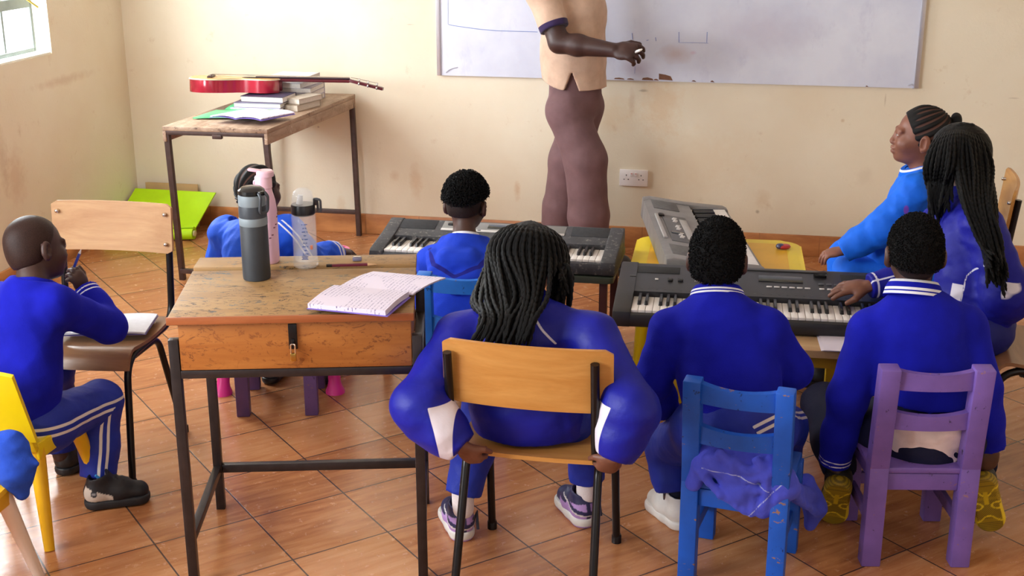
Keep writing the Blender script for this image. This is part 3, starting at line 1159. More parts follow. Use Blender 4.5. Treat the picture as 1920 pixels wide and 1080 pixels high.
# ------------------------------------------------------------------ chairs
G1 = 'small painted wooden chairs'
kid_chair('blue painted wooden child chair in front, a sweatshirt bunched under its back rails', (-.004, 3.245, 0), math.radians(-9), MAT['blue_paint'], G1)
kid_chair('purple painted wooden child chair in front under the boy with a white shirt tail', (.452, 3.475, 0), math.radians(10), MAT['purple_paint'], G1, w=.30, d=.32, L=.053)
kid_chair('sky blue wooden child chair with scribbled top rail behind the lift-lid desk', (-.945, 3.985, 0), math.radians(4), MAT['sky_paint'], G1, w=.29, bh=.62)
kid_chair('dull purple wooden child chair seen through the legs of the lift-lid desk', (-1.69, 4.12, 0), math.radians(14), MAT['dull_purple'], G1, w=.29, bh=.56)
G2 = 'tube steel school chairs with plywood seats'
school_chair('school chair with varnished orange plywood back holding the girl in the middle', (-.548, 3.10, 0), math.radians(-2), MAT['orange_ply'], MAT['orange_ply'], G2, w=.395, sh=.425, bz=(.575, .745), rivets=False, bw=.43, box_=.012)
school_chair('school chair with pale worn plywood back at left, an exercise book on its seat', (-2.10, 3.565, 0), math.radians(180 + 3), MAT['tan_ply'], MAT['tan_seat'], G2, w=.40, bz=(.65, .815))
school_chair('school chair at the right edge with the girl in the dark tracksuit on its seat', (.895, 4.03, 0), math.radians(90), MAT['tan_ply'], MAT['tan_seat'], G2, w=.40, sh=.43)
school_chair('school chair by the back wall with the girl in the light blue jacket on it', (.64, 4.66, 0), math.radians(84), MAT['orange_ply'], MAT['tan_seat'], G2, w=.41, sh=.43, bz=(.62, .83))


def plastic_chair(label, loc, rz, m, legm, group):
    """moulded plastic child chair; local +y is the front"""
    t = thing('plastic_chair', label, 'chair', loc, rz, group)
    sh = .30; w = .30; d = .28
    b = B()
    def seat(u, v):
        x = (u - .5) * w * (1.0 - .06 * (1 - v)); y = -d / 2 + v * d
        e = (2 * u - 1) ** 4
        return (x, y, sh + .012 * e - .010 * math.sin(math.pi * v) - (.03 * ((v - .85) / .15) ** 2 if v > .85 else 0))
    sheet(b, seat, 14, 14, .012)
    obj('seat', b, m, t, 45)
    b = B()
    for sx in (-1, 1): bar(b, (sx * (w / 2 - .012), -d / 2 + .01, sh - .012), (sx * (w / 2 - .012), d / 2 - .02, sh - .022), .05, .012, .004, (0, 0, 1))
    bar(b, (-w / 2 + .01, d / 2 - .015, sh - .03), (w / 2 - .01, d / 2 - .015, sh - .03), .05, .012, .004, (0, 0, 1))
    obj('apron', b, m, t, 45)
    b = B()
    def back(u, v):
        x = (u - .5) * w * (1 - .10 * v); z = sh + .03 + v * .215
        return (x, -d / 2 - .005 - .055 * v - .018 * (1 - (2 * u - 1) ** 2), z + .02 * (1 - (2 * u - 1) ** 2) * v)
    sheet(b, back, 14, 8, .016)
    for sx in (-1, 1): bar(b, (sx * (w / 2 - .03), -d / 2 + .01, sh - .01), (sx * (w / 2 - .035), -d / 2 - .015, sh + .06), .045, .02, .005)
    obj('backrest', b, m, t, 45)
    for sx in (-1, 1):
        for sy in (-1, 1):
            b = B()
            a = Vector((sx * (w / 2 - .03), sy * (d / 2 - .035), sh - .008)); e = Vector((sx * (w / 2 + .012), sy * (d / 2 + .03), 0))
            tube(b, [a, a + (e - a) * .25, e], [.024, .022, .0145], 12)
            obj('leg', b, legm, t, 50)
    return t


G3 = 'moulded plastic child chairs'
plastic_chair('yellow plastic child chair under the boy who rests his chin on his hand', (-2.11, 3.105, 0), math.radians(2), MAT['yellow'], MAT['amber'], G3)
plastic_chair('pale legged plastic child chair at the lower left edge under a blue garment', (-2.04, 2.62, 0), math.radians(4), MAT['amber'], MAT['white_pl'], G3)

# ------------------------------------------------------------------ lift-lid desk
DA = math.radians(14.4)
_c = (np.array([-1.455, 2.85]) + np.array([-.853, 3.005])) / 2 + .2225 * np.array([-math.sin(DA), math.cos(DA)])
DESK = thing('school_desk', 'wooden lift-lid school desk on a dark steel frame, bottles and notebook on top', 'desk', (_c[0], _c[1], 0), DA)
DW, DD = .622, .445
def desk_build():
    m = MAT['steel']
    q = .026
    for sx in (-1, 1):
        for sy in (-1, 1):
            b = B(); box(b, (sx * DW / 2, sy * DD / 2, .355 if sy < 0 else .35), (q, q, .71 if sy < 0 else .70), None, .002); obj('leg', b, m, DESK, 40)
    b = B()
    for sy in (-1, 1): box(b, (0, sy * DD / 2, .615), (DW - q, q, .022), None, .002)
    for sx in (-1, 1): box(b, (sx * DW / 2, 0, .615), (q, DD - q, .022), None, .002)
    obj('top_rail', b, m, DESK, 40)
    for sx in (-1, 1):
        b = B(); box(b, (sx * DW / 2, 0, .135), (.022, DD - q, .026), None, .002); obj('foot_rail', b, m, DESK, 40)
    b = B(); box(b, (0, DD / 2, .135), (DW - q, .022, .026), None, .002); obj('foot_rail', b, m, DESK, 40)
    # wooden box, open on top, closed by the lid
    x0 = DW / 2 - q / 2 - .002
    yf, yb = -DD / 2 - .012, DD / 2 - .005
    th = .016
    zb = .627
    b = B()
    box(b, (0, yf + th / 2, (zb + .752) / 2), (2 * x0, th, .752 - zb), None, .002)
    box(b, (0, yb - th / 2, (zb + .768) / 2), (2 * x0, th, .768 - zb), None, .002)
    for sx in (-1, 1): box(b, (sx * (x0 - th / 2), (yf + yb) / 2, (zb + .752) / 2), (th, yb - yf - 2 * th, .752 - zb), None, .002)
    box(b, (0, (yf + yb) / 2, zb + .006), (2 * x0 - .02, yb - yf - .02, .012))
    obj('desk_box', b, MAT['desk_box'], DESK, 40)
    # lid and fixed strip
    yc = yb - .088
    sl = math.atan2(.016, yc - yf)
    M = Matrix.Rotation(sl, 3, 'X')
    b = B(); box(b, (-.008, (yf - .012 + yc - .006) / 2, .770), (2 * x0 + .032, (yc - yf) + .003, .020), M, .003); lid = obj('lid', b, MAT['desk_lid'], DESK, 40)
    b = B(); box(b, (-.008, (yc + yb + .022) / 2, .784), (2 * x0 + .032, yb - yc + .014, .020), None, .003); obj('back_strip', b, MAT['desk_lid'], DESK, 40)
    b = B(); box(b, (-.008, yf - .0145, .7665), (2 * x0 + .033, .007, .0205), None, .002); obj('lid_edge', b, wood('reddish_edge', (176, 104, 62), (140, 74, 40), 'x', .8, .4), lid, 40)
    # hasp and padlock
    b = B(); box(b, (-.006, yf - .004, .716), (.022, .006, .068), None, .0015); box(b, (-.006, yf - .007, .70), (.008, .008, .02), None, .001)
    hs = obj('hasp', b, MAT['black'], DESK, 40)
    b = B(); box(b, (-.006, yf - .016, .664), (.015, .008, .022), None, .002)
    pd = obj('padlock', b, MAT['brass'], hs, 40)
    b = B(); tube(b, fillet([(-.0115, yf - .016, .674), (-.0115, yf - .016, .699), (-.0005, yf - .016, .699), (-.0005, yf - .016, .674)], .005), .0022, 8); obj('shackle', b, MAT['chrome'], hs, 40)
desk_build()


def desk_local(x, y, z):
    c, s = math.cos(DA), math.sin(DA)
    return np.array([_c[0] + c * x - s * y, _c[1] + s * x + c * y, z])


# ------------------------------------------------------------------ bottles on the desk
def bottle_dark():
    p = flo(482, 523, .7815)
    t = thing('water_bottle', 'tall charcoal insulated bottle with flip lid, nearest bottle on the desk', 'bottle', tuple(p))
    a = plain('charcoal_coating', (46, 50, 56), .55, 0, .1, 40); g = plain('grey_band', (128, 140, 148), .5, 0, .05); k = plain('slate_collar', (58, 64, 72), .45, 0, .06); bl = plain('glossy_black_lid', (18, 18, 20), .18, 0, .05)
    b = B(); lathe(b, [(0, 0), (.033, 0), (.037, .004), (.038, .012), (.0375, .155), (.036, .158), (0, .158)], 32); obj('bottle_body', b, a, t)
    b = B(); lathe(b, [(.0375, .156), (.0385, .158), (.0385, .176), (.0375, .178), (0, .178)], 32); obj('band', b, g, t)
    b = B(); lathe(b, [(.0375, .177), (.038, .182), (.038, .200), (.0365, .211), (0, .211)], 32); obj('collar', b, k, t)
    b = B(); lathe(b, [(.0365, .21), (.0375, .213), (.0370, .236), (.0355, .240), (0, .24)], 32); c = obj('cap', b, g, t)
    b = B(); lathe(b, [(.0345, .239), (.037, .243), (.036, .252), (.026, .260), (0, .263)], 32); box(b, (.036, 0, .247), (.018, .02, .012), None, .003); obj('flip_lid', b, bl, c)
    b = B(); tube(b, fillet([(.040, -.012, .249), (.050, -.014, .24), (.046, -.017, .195), (.046, .012, .195), (.052, .010, .24), (.042, .008, .25)], .012), .0042, 8); obj('carry_loop', b, k, c)
    t.rotation_euler[2] = math.radians(-25)


def bottle_pink():
    p = flo(503, 491, .7945)
    t = thing('water_bottle', 'pale pink bottle with a handled screw cap half hidden by the charcoal one', 'bottle', tuple(p))
    a = plain('pale_pink_enamel', (228, 184, 204), .35, 0, .04); d = plain('pink_cap', (232, 190, 206), .3, 0, .03)
    b = B(); lathe(b, [(0, 0), (.029, 0), (.032, .004), (.033, .012), (.033, .150), (.030, .180), (.0235, .206), (.0215, .216), (0, .216)], 32); bo = obj('bottle_body', b, a, t)
    b = B()
    for i in range(9):
        an = math.radians(-100 + i * 13); z = .03 + .014 * i + (.006 if i % 2 else 0)
        box(b, (.0332 * math.cos(an), .0332 * math.sin(an), z), (.002, .006, .003), Matrix.Rotation(an, 3, 'Z'))
    obj('dark_speckle', b, plain('speckle', (110, 60, 80), .5), bo)
    b = B(); lathe(b, [(.0215, .215), (.024, .217), (.024, .246), (.022, .250), (0, .25)], 28); c = obj('cap', b, d, t)
    b = B(); lathe(b, [(0, .249), (.024, .249), (.0245, .256), (.024, .262), (.02, .266), (0, .266)], 28, Matrix.Translation((.006, 0, 0))); box(b, (-.022, 0, .2655), (.04, .018, .008), Matrix.Rotation(math.radians(8), 3, 'Y'), .004); tube(b, fillet([(-.012, -.004, .236), (-.024, -.006, .238), (-.026, -.006, .228), (-.02, -.004, .224)], .004), .0028, 8); obj('cap_handle', b, d, c)
    t.rotation_euler[2] = math.radians(10)


def bottle_clear():
    p = flo(574, 499, .7945)
    t = thing('water_bottle', 'clear plastic bottle with black collar, domed lid and printed time marks', 'bottle', tuple(p))
    g = NT('clear_plastic'); g.base((.93, .96, 1, 1)); g.b.inputs['Alpha'].default_value = .15; g.b.inputs['IOR'].default_value = 1.4
    gm = g.set(.08, 0, .8)
    b = B(); lathe(b, [(0, 0), (.030, 0), (.035, .005), (.036, .014), (.0335, .03), (.0335, .120), (.0345, .146), (.0325, .156), (.0295, .158), (.0275, .154), (.0315, .144), (.031, .02), (.0, .010)], 36); bo = obj('bottle_body', b, gm, t)
    b = B(); 
    for i in range(9):
        z = .045 + .0105 * i
        wdt = .011 if i % 2 else .016
        an0 = math.radians(-78)
        for k in range(5):
            an = an0 + (k - 2) * wdt / 5 / .0342 
            if (k + i) % 4 == 1: continue
            box(b, (.0340 * math.cos(an), .0340 * math.sin(an), z), (.0012, wdt / 5.4, .0022), Matrix.Rotation(an, 3, 'Z'))
    for i in range(4):
        an = math.radians(-82); box(b, (.0340 * math.cos(an), .0340 * math.sin(an), .030 + i * .0034), (.0012, .018 - (i % 2) * .005, .0018), Matrix.Rotation(an, 3, 'Z'))
    obj('printed_scale', b, plain('blue_print', (60, 84, 150), .5), bo)
    b = B(); an = math.radians(-48); box(b, (.0340 * math.cos(an), .0340 * math.sin(an), .062), (.0012, .008, .012), Matrix.Rotation(an, 3, 'Z'), .0004); obj('sticker', b, plain('orange_print', (236, 150, 120), .5), bo)
    b = B(); lathe(b, [(.030, .150), (.0335, .154), (.0335, .176), (.032, .180), (0, .18)], 32); box(b, (.036, 0, .187), (.014, .014, .02), None, .003); co = obj('collar', b, plain('black_collar', (22, 22, 28), .3), t)
    b = B(); tube(b, fillet([(.036, -.004, .195), (.050, -.006, .194), (.049, 0, .158), (.041, .002, .160), (.040, .002, .19)], .008), .0034, 8); obj('carry_loop', b, plain('grey_loop', (60, 62, 68), .4), co)
    b = B(); lathe(b, [(.031, .179), (.031, .195), (.026, .214), (.015, .224), (0, .227), (0, .224), (.014, .2215), (.0245, .212), (.029, .195), (.029, .179)], 32); dm = obj('dome_lid', b, gm, t)
    b = B(); tube(b, [(-.01, 0, .18), (-.006, 0, .205)], [.009, .007], 12); obj('spout', b, plain('milky_spout', (220, 222, 226), .4), dm)
    t.rotation_euler[2] = math.radians(10)


bottle_dark(); bottle_pink(); bottle_clear()

# notebook, pencils on the desk
def page_mat(name, rows=True):
    """ruled paper with short handwriting strokes"""
    t = NT(name)
    v = t.coord()
    sx = t.n('ShaderNodeSeparateXYZ'); t.l(v, sx.inputs[0])
    ln = t.math('FRACT', t.math('MULTIPLY', sx.outputs[0], 95.0))
    on = t.math('LESS_THAN', t.math('ABSOLUTE', t.math('SUBTRACT', ln, .5)), .17)
    wr = t.noise(t.coord(scale=(60, 330, 1)), 1.0, 3, .8)
    wr = t.math('GREATER_THAN', wr, .53)
    blk = t.noise(t.coord(loc=(.3, .2, 0)), 9.0, 1)
    blk = t.math('GREATER_THAN', blk, .42)
    f = t.math('MULTIPLY', t.math('MULTIPLY', on, wr), t.math('MULTIPLY', blk, .75 if rows else .0))
    t.base(t.mix(f, lin((224, 214, 230)), lin((70, 64, 120))))
    return t.set(.8, 0, .2)


def notebook():
    p = (flo(600, 588, .783) + flo(742, 602, .783) + flo(795, 513, .792) + flo(655, 500, .792)) / 4
    c = flo(698, 550, .7835)
    e1 = flo(742, 602, .783) - flo(600, 588, .783)
    rz = math.atan2(e1[1], e1[0])
    t = thing('exercise_book', 'open exercise book with handwriting lying on the right of the desk lid', 'book', (c[0], c[1], .7835), rz)
    W, D = .213, .36
    pm = page_mat('written_page')
    b = B()
    def half(y0, y1, zz, th, curl):
        n = 8
        def fn(u, v):
            z = zz + .004 * math.sin(math.pi * v) + curl * max(0, u - .6) ** 2
            return ((u - .5) * W + (.02 * (v - .5) if y0 > -.01 else 0), y0 + (y1 - y0) * v, z)
        sheet(b, fn, 12, n, th)
    half(-.17, -.005, .0085, .014, .006)
    lo = obj('lower_pages', b, pm, t, 45)
    b = B()
    def fn2(u, v): return ((u - .5) * W + .012 + .03 * v, -.008 + .172 * v, .010 - .004 * v + .005 * math.sin(math.pi * v))
    sheet(b, fn2, 12, 8, .004); obj('upper_page', b, pm, t, 45)
    b = B()
    for k in range(3): sheet(b, lambda u, v, k=k: ((u - .5) * (W + .004) + .003 * k, -.173 - .002 * k + .165 * v, .0015 + k * .0005 + .0007), 3, 3, .001)
    obj('cover', b, plain('violet_cover', (120, 96, 190), .5), t, 45)
    c1 = at(690, 497, 3.37)
    a = flo(612, 501, .795); e = flo(706, 498, .795)
    p = thing('pencil', 'dark red pencil with black end lying behind the notebook on the desk', 'pencil', (a[0], a[1], .799), math.atan2(e[1] - a[1], e[0] - a[0]))
    L = float(np.hypot(*(e - a)[:2]))
    b = B(); tube(b, [(.015, 0, 0), (L * .82, 0, 0), ], .0042, 6); obj('pencil_shaft', b, plain('maroon_lacquer', (96, 24, 48), .3), p)
    b = B(); tube(b, [(L * .82, 0, 0), (L, 0, 0)], [.0042, .0008], 6); obj('pencil_tip', b, plain('pencil_wood', (200, 160, 120), .6), p)
    b = B(); tube(b, [(0, 0, 0), (.016, 0, 0)], .0045, 8); obj('pencil_end', b, MAT['black'], p)
    q = flo(670, 492, .790)
    s = thing('sharpener', 'small grey sharpener behind the pencil on the desk', 'sharpener', (q[0], q[1], .7945), DA)
    b = B(); box(b, (0, 0, .006), (.026, .012, .011), None, .002); obj('block', b, plain('grey_block', (120, 116, 140), .4), s)
    b = B(); box(b, (0, 0, .0125), (.020, .008, .002), None, .0005); obj('blade', b, MAT['chrome'], s)


notebook()
# ------------------------------------------------------------------ table by the back wall
def outline_obj(name, pts3, th, m, parent, off, bev=.002):
    """flat board with the given corner points (top face), thickness th"""
    b = B()
    hi = [b.verts.new(Vector(p) - Vector(off)) for p in pts3]
    lo = [b.verts.new(Vector(p) - Vector(off) - Vector((0, 0, th))) for p in pts3]
    n = len(hi)
    b.faces.new(hi); b.faces.new(lo[::-1])
    for i in range(n): b.faces.new((hi[i], lo[i], lo[(i + 1) % n], hi[(i + 1) % n]))
    if bev: bmesh.ops.bevel(b, geom=b.edges[:], offset=bev, segments=2, profile=.5, affect='EDGES')
    return obj(name, b, m, parent, 40)


TZ = .765
def back_table():
    fl, fr = flo(303, 237, TZ), flo(501, 243, TZ)
    br = flo(668, 168, TZ); br[1] = min(br[1], 6.405)
    br[0] = fr[0] + .075
    bl = br + (fl - fr); bl[1] = min(bl[1], 6.405)
    c = (fl + br) / 2; c[2] = 0
    t = thing('work_table', 'old wooden table on thin steel legs by the back wall under the guitar', 'table', tuple(c))
    outline_obj('table_top', [fl, fr, br, bl], .020, MAT['old_top'], t, c, .003)
    b = B()
    for (p, q, hh) in ((fr, br, .050), (fl, bl, .050), (bl, br, .05)):
        pp = Vector(p - c) + Vector((0, 0, -.02 - hh / 2)); qq = Vector(q - c) + Vector((0, 0, -.02 - hh / 2))
        cc = Vector(((fl + br) / 2 - c)); 
        ins = (cc - (pp + qq) / 2); ins.z = 0; ins = ins.normalized() * .009
        bar(b, pp + ins, qq + ins, hh, .016, .002, (0, 0, 1))
    obj('apron', b, MAT['old_top'], t, 40)
    b = B()
    pp = Vector(fl - c) + Vector((.01, .012, -.029)); qq = Vector(fr - c) + Vector((-.01, .012, -.029))
    bar(b, pp, qq, .018, .022, .001, (0, 0, 1))
    m = (pp + qq) / 2; box(b, m + Vector((.01, -.004, -.012)), (.045, .02, .02), None, .002)
    obj('steel_rail', b, MAT['rust_steel'], t, 40)
    feet = [flo(343, 524), flo(520, 520), flo(683, 434), None]
    feet[1] = np.array([feet[0][0] + .50, feet[0][1] + .01, 0])
    feet[2][1] = min(feet[2][1], 6.39)
    feet[3] = feet[2] + (feet[0] - feet[1])
    tops = [fl, fr, br, bl]
    ins = [(.016, .016), (-.016, .016), (-.016, -.016), (.016, -.016)]
    for f, tp, i in zip(feet, tops, ins):
        b = B(); bar(b, Vector(f - c), Vector(tp - c) + Vector((i[0], i[1], -.021)), .026, .026, .002); obj('leg', b, MAT['rust_steel'], t, 40)
    b = B(); zz = .13
    def lp(k): return Vector(feet[k] - c).lerp(Vector(tops[k] - c), zz / TZ)
    bar(b, lp(3), lp(2), .022, .022, .002); obj('foot_rail', b, MAT['rust_steel'], t, 40)
    b = B(); bar(b, lp(0) - Vector((0, 0, .08)), lp(1) - Vector((0, 0, .08)), .022, .022, .002)
    obj('foot_rail', b, MAT['rust_steel'], t, 40)
    return fl, fr, br, bl


TFL, TFR, TBR, TBL = back_table()


def book(label, c, w, d, h, rz, col, group='books and papers under the guitar', pages=(232, 224, 216)):
    t = thing('book', label, 'book', tuple(c), rz, group)
    cm = plain('book_cover', col, .5, 0, .1, 20)
    b = B(); box(b, (0, 0, h / 2), (w - .006, d - .006, h - .004)); obj('pages', b, plain('page_block', pages, .8, 0, .08, 90), t, 40)
    b = B(); box(b, (0, 0, .001), (w, d, .002)); box(b, (0, 0, h - .001), (w, d, .002)); box(b, (0, d / 2 - .001, h / 2), (w, .002, h)); obj('cover', b, cm, t, 40)
    return t


def table_things():
    z = TZ + .001
    def on(px, py, zz): return flo(px, py, zz)
    a = at(492, 182, 5.86); a[2] = z
    book('wide white magazine at the bottom of the pile under the guitar body', (a[0] - .01, 5.86, z), .25, .19, .020, .05, (206, 198, 230))
    book('grey book with pale spine lying on the magazine under the guitar', (a[0] + .0, 5.87, z + .0205), .24, .18, .022, .02, (120, 112, 140))
    book('dark flat book touching the back of the guitar', (a[0] + .02, 5.89, z + .043), .22, .17, .028, -.03, (60, 50, 78))
    x0 = a[0] + .175
    book('thick cream book at the right end of the pile, page edges to the room', (x0, 5.93, z), .085, .20, .030, -.25, (170, 150, 130), pages=(214, 200, 184))
    book('second cream book stacked on the thick one right of the guitar body', (x0 + .005, 5.95, z + .031), .085, .19, .026, -.30, (190, 176, 160), pages=(222, 210, 198))
    xb = at(545, 150, 6.18)[0]
    for k, (cl, lb) in enumerate((((180, 170, 190), 'lowest paper bundle in the pile behind the guitar neck'), ((206, 200, 214), 'lilac paper bundle in the pile behind the guitar neck'),
                                  ((150, 140, 150), 'grey folder in the pile behind the guitar neck'), ((228, 224, 226), 'white paper bundle near the top behind the guitar neck'), ((226, 220, 222), 'topmost white booklet behind the guitar neck'))):
        book(lb, (xb + .012 * (k % 3) + .01, 6.18 - .006 * k, z + .026 * k), .25 - .012 * k, .22, .025, -.12 + .07 * (k % 3), cl, 'paper pile behind the guitar neck')
    # green folder with a booklet on it
    c = on(450, 217, z)
    t = thing('plastic_folder', 'green plastic press-stud folder under an open booklet on the back table', 'folder', tuple(c), math.radians(8))
    gm = plain('green_vinyl', (104, 200, 140), .3, 0, .08)
    b = B(); sheet(b, lambda u, v: ((u - .5) * .34 + .05 * (v - .5), (v - .5) * .22 - .0, .006 + .010 * math.sin(9 * u) * math.sin(5 * v) * .4 + .006 * math.sin(math.pi * u)), 20, 12, .006); obj('pocket', b, gm, t, 60)
    b = B(); sheet(b, lambda u, v: ((u - .5) * (.20 - .06 * v), (.10 + .085 * v), .012 + .016 * math.sin(math.pi * v * .5)), 14, 8, .003); fl = obj('flap', b, gm, t, 60)
    b = B(); lathe(b, [(0, .004), (.006, .004), (.008, 0), (0, 0)], 14, Matrix.Translation((0, .165, .0265))); obj('press_stud', b, plain('white_stud', (240, 236, 236), .3), fl, 40)
    c2 = on(474, 215, z + .03)
    t2 = thing('booklet', 'open booklet lying face up on the green folder', 'book', (c2[0], c2[1], z + .022), math.radians(-6))
    b = B(); sheet(b, lambda u, v: ((u - .5) * .26 + .07 * (v - .5), (v - .5) * .20, .008 + .010 * abs(math.sin(math.pi * 2 * u)) ** .7), 24, 4, .006); obj('pages', b, page_mat('printed_page'), t2, 60)
    b = B(); sheet(b, lambda u, v: ((u - .5) * .265 + .07 * (v - .5), (v - .5) * .205, .001 + .008 * abs(math.sin(math.pi * 2 * u)) ** .7), 24, 4, .002); obj('cover', b, plain('lilac_cover', (130, 110, 200), .5), t2, 60)
    c3 = on(530, 205, z)
    t3 = thing('phone', 'black mobile phone lying beside the booklet on the back table', 'phone', tuple(c3), math.radians(70))
    b = B(); prism(b, rrect(.14, .07, .01), 0, .010, None, .002); obj('phone_case', b, MAT['kb_black'], t3, 40)
    b = B(); prism(b, rrect(.128, .062, .006), .0102, .0108); obj('phone_screen', b, MAT['screen'], t3, 40)


table_things()


def guitar():
    z0 = TZ + .062
    c = at(425, 160, 5.90); c[2] = z0
    e = at(692, 160, 6.12)
    rz = math.atan2(e[1] - c[1], e[0] - c[0])
    t = thing('guitar', 'red acoustic guitar lying flat on the book pile on the back table', 'guitar', tuple(c), rz)
    t.rotation_euler = (math.radians(-4.5), math.radians(2.2), rz)
    # body outline: lower bout at -x, neck along +x
    ctrl = [(-.175, 0), (-.165, .085), (-.10, .135), (-.02, .125), (.055, .085), (.10, .083), (.16, .102), (.215, .095), (.25, .05), (.258, 0)]
    def outline(k):
        pts = []
        full = ctrl + [(x, -y) for x, y in ctrl[-2:0:-1]]
        n = len(full)
        for i in range(n):
            p0, p1, p2, p3 = (Vector((*full[(i + j - 1) % n], 0)) for j in range(4))
            for s in range(5):
                q = s / 5
                v = 0.5 * ((2 * p1) + (p2 - p0) * q + (2 * p0 - 5 * p1 + 4 * p2 - p3) * q * q + (3 * p1 - p0 - 3 * p2 + p3) * q ** 3)
                pts.append((v.x * k, v.y * k))
        return pts
    red = NT('red_lacquer'); red.base(red.ramp(red.noise(red.coord(), 4, 2), [(.4, lin((120, 10, 30))), (.6, lin((176, 24, 52)))])); rm = red.set(.18, 0, .6, **{'Coat Weight': .6, 'Coat Roughness': .08})
    b = B(); prism(b, outline(1.0), .016, .080, None, .003); bd = obj('guitar_body', b, rm, t, 40)
    b = B(); prism(b, outline(.985), .0805, .084, None, .0008); obj('soundboard', b, wood('spruce_top', (232, 190, 120), (210, 160, 92), 'x', 1.0, .25), bd, 40)
    b = B(); prism(b, outline(1.012), .077, .082); obj('binding', b, plain('cream_binding', (236, 220, 190), .4), bd, 40)
    b = B(); lathe(b, [(0, 0), (.042, 0), (.042, .0006), (0, .0006)], 32, Matrix.Translation((.115, 0, .0842))); obj('sound_hole', b, plain('dark_hole', (20, 14, 12), .9), bd, 40)
    b = B(); box(b, (-.075, 0, .088), (.026, .15, .009), None, .002); box(b, (-.072, 0, .0945), (.004, .075, .005), None, .001); obj('bridge', b, plain('rosewood', (60, 34, 34), .4), t, 40)
    nk = plain('neck_mahogany', (96, 30, 40), .25)
    b = B(); prism(b, [(.14, -.024), (.14, .024), (.60, .0205), (.60, -.0205)], .0845, .0915, None, .001); obj('fingerboard', b, plain('dark_fingerboard', (54, 34, 44), .4), t, 40)
    b = B(); prism(b, [(.235, -.022), (.235, .022), (.60, .020), (.60, -.020)], .068, .0845, None, .006); box(b, (.252, 0, .048), (.035, .04, .05), None, .006); obj('neck', b, nk, t, 40)
    M = Matrix.Translation((.60, 0, .078)) @ Matrix.Rotation(math.radians(13), 4, 'Y')
    b = B(); prism(b, [(-.004, -.021), (.03, -.029), (.165, -.034), (.172, 0), (.165, .034), (.03, .029), (-.004, .021)], -.007, .008, M, .002); hd = obj('headstock', b, nk, t, 40)
    for sy in (-1, 1):
        for k in range(3):
            b = B(); bar(b, M @ Vector((.045 + .045 * k, sy * .024, .008)), M @ Vector((.045 + .045 * k, sy * .024, .022)), .006, .006, .001)
            bar(b, M @ Vector((.045 + .045 * k, sy * .030, -.002)), M @ Vector((.045 + .045 * k, sy * .048, -.002)), .008, .014, .002)
            obj('tuning_peg', b, MAT['chrome'], hd, 40)
    for k in range(6):
        y = (k - 2.5) * .0088
        b = B(); tube(b, [(-.072, y * 1.15, .097), (.60, y * .8, .0945), M @ Vector((.05 + .045 * (k % 3), y * .9, .02))], .0006, 5); obj('string', b, MAT['chrome'], t, 60)
    b = B(); box(b, (.602, 0, .0925), (.005, .04, .006), None, .001); obj('nut', b, plain('bone_nut', (230, 220, 200), .4), t, 40)


guitar()


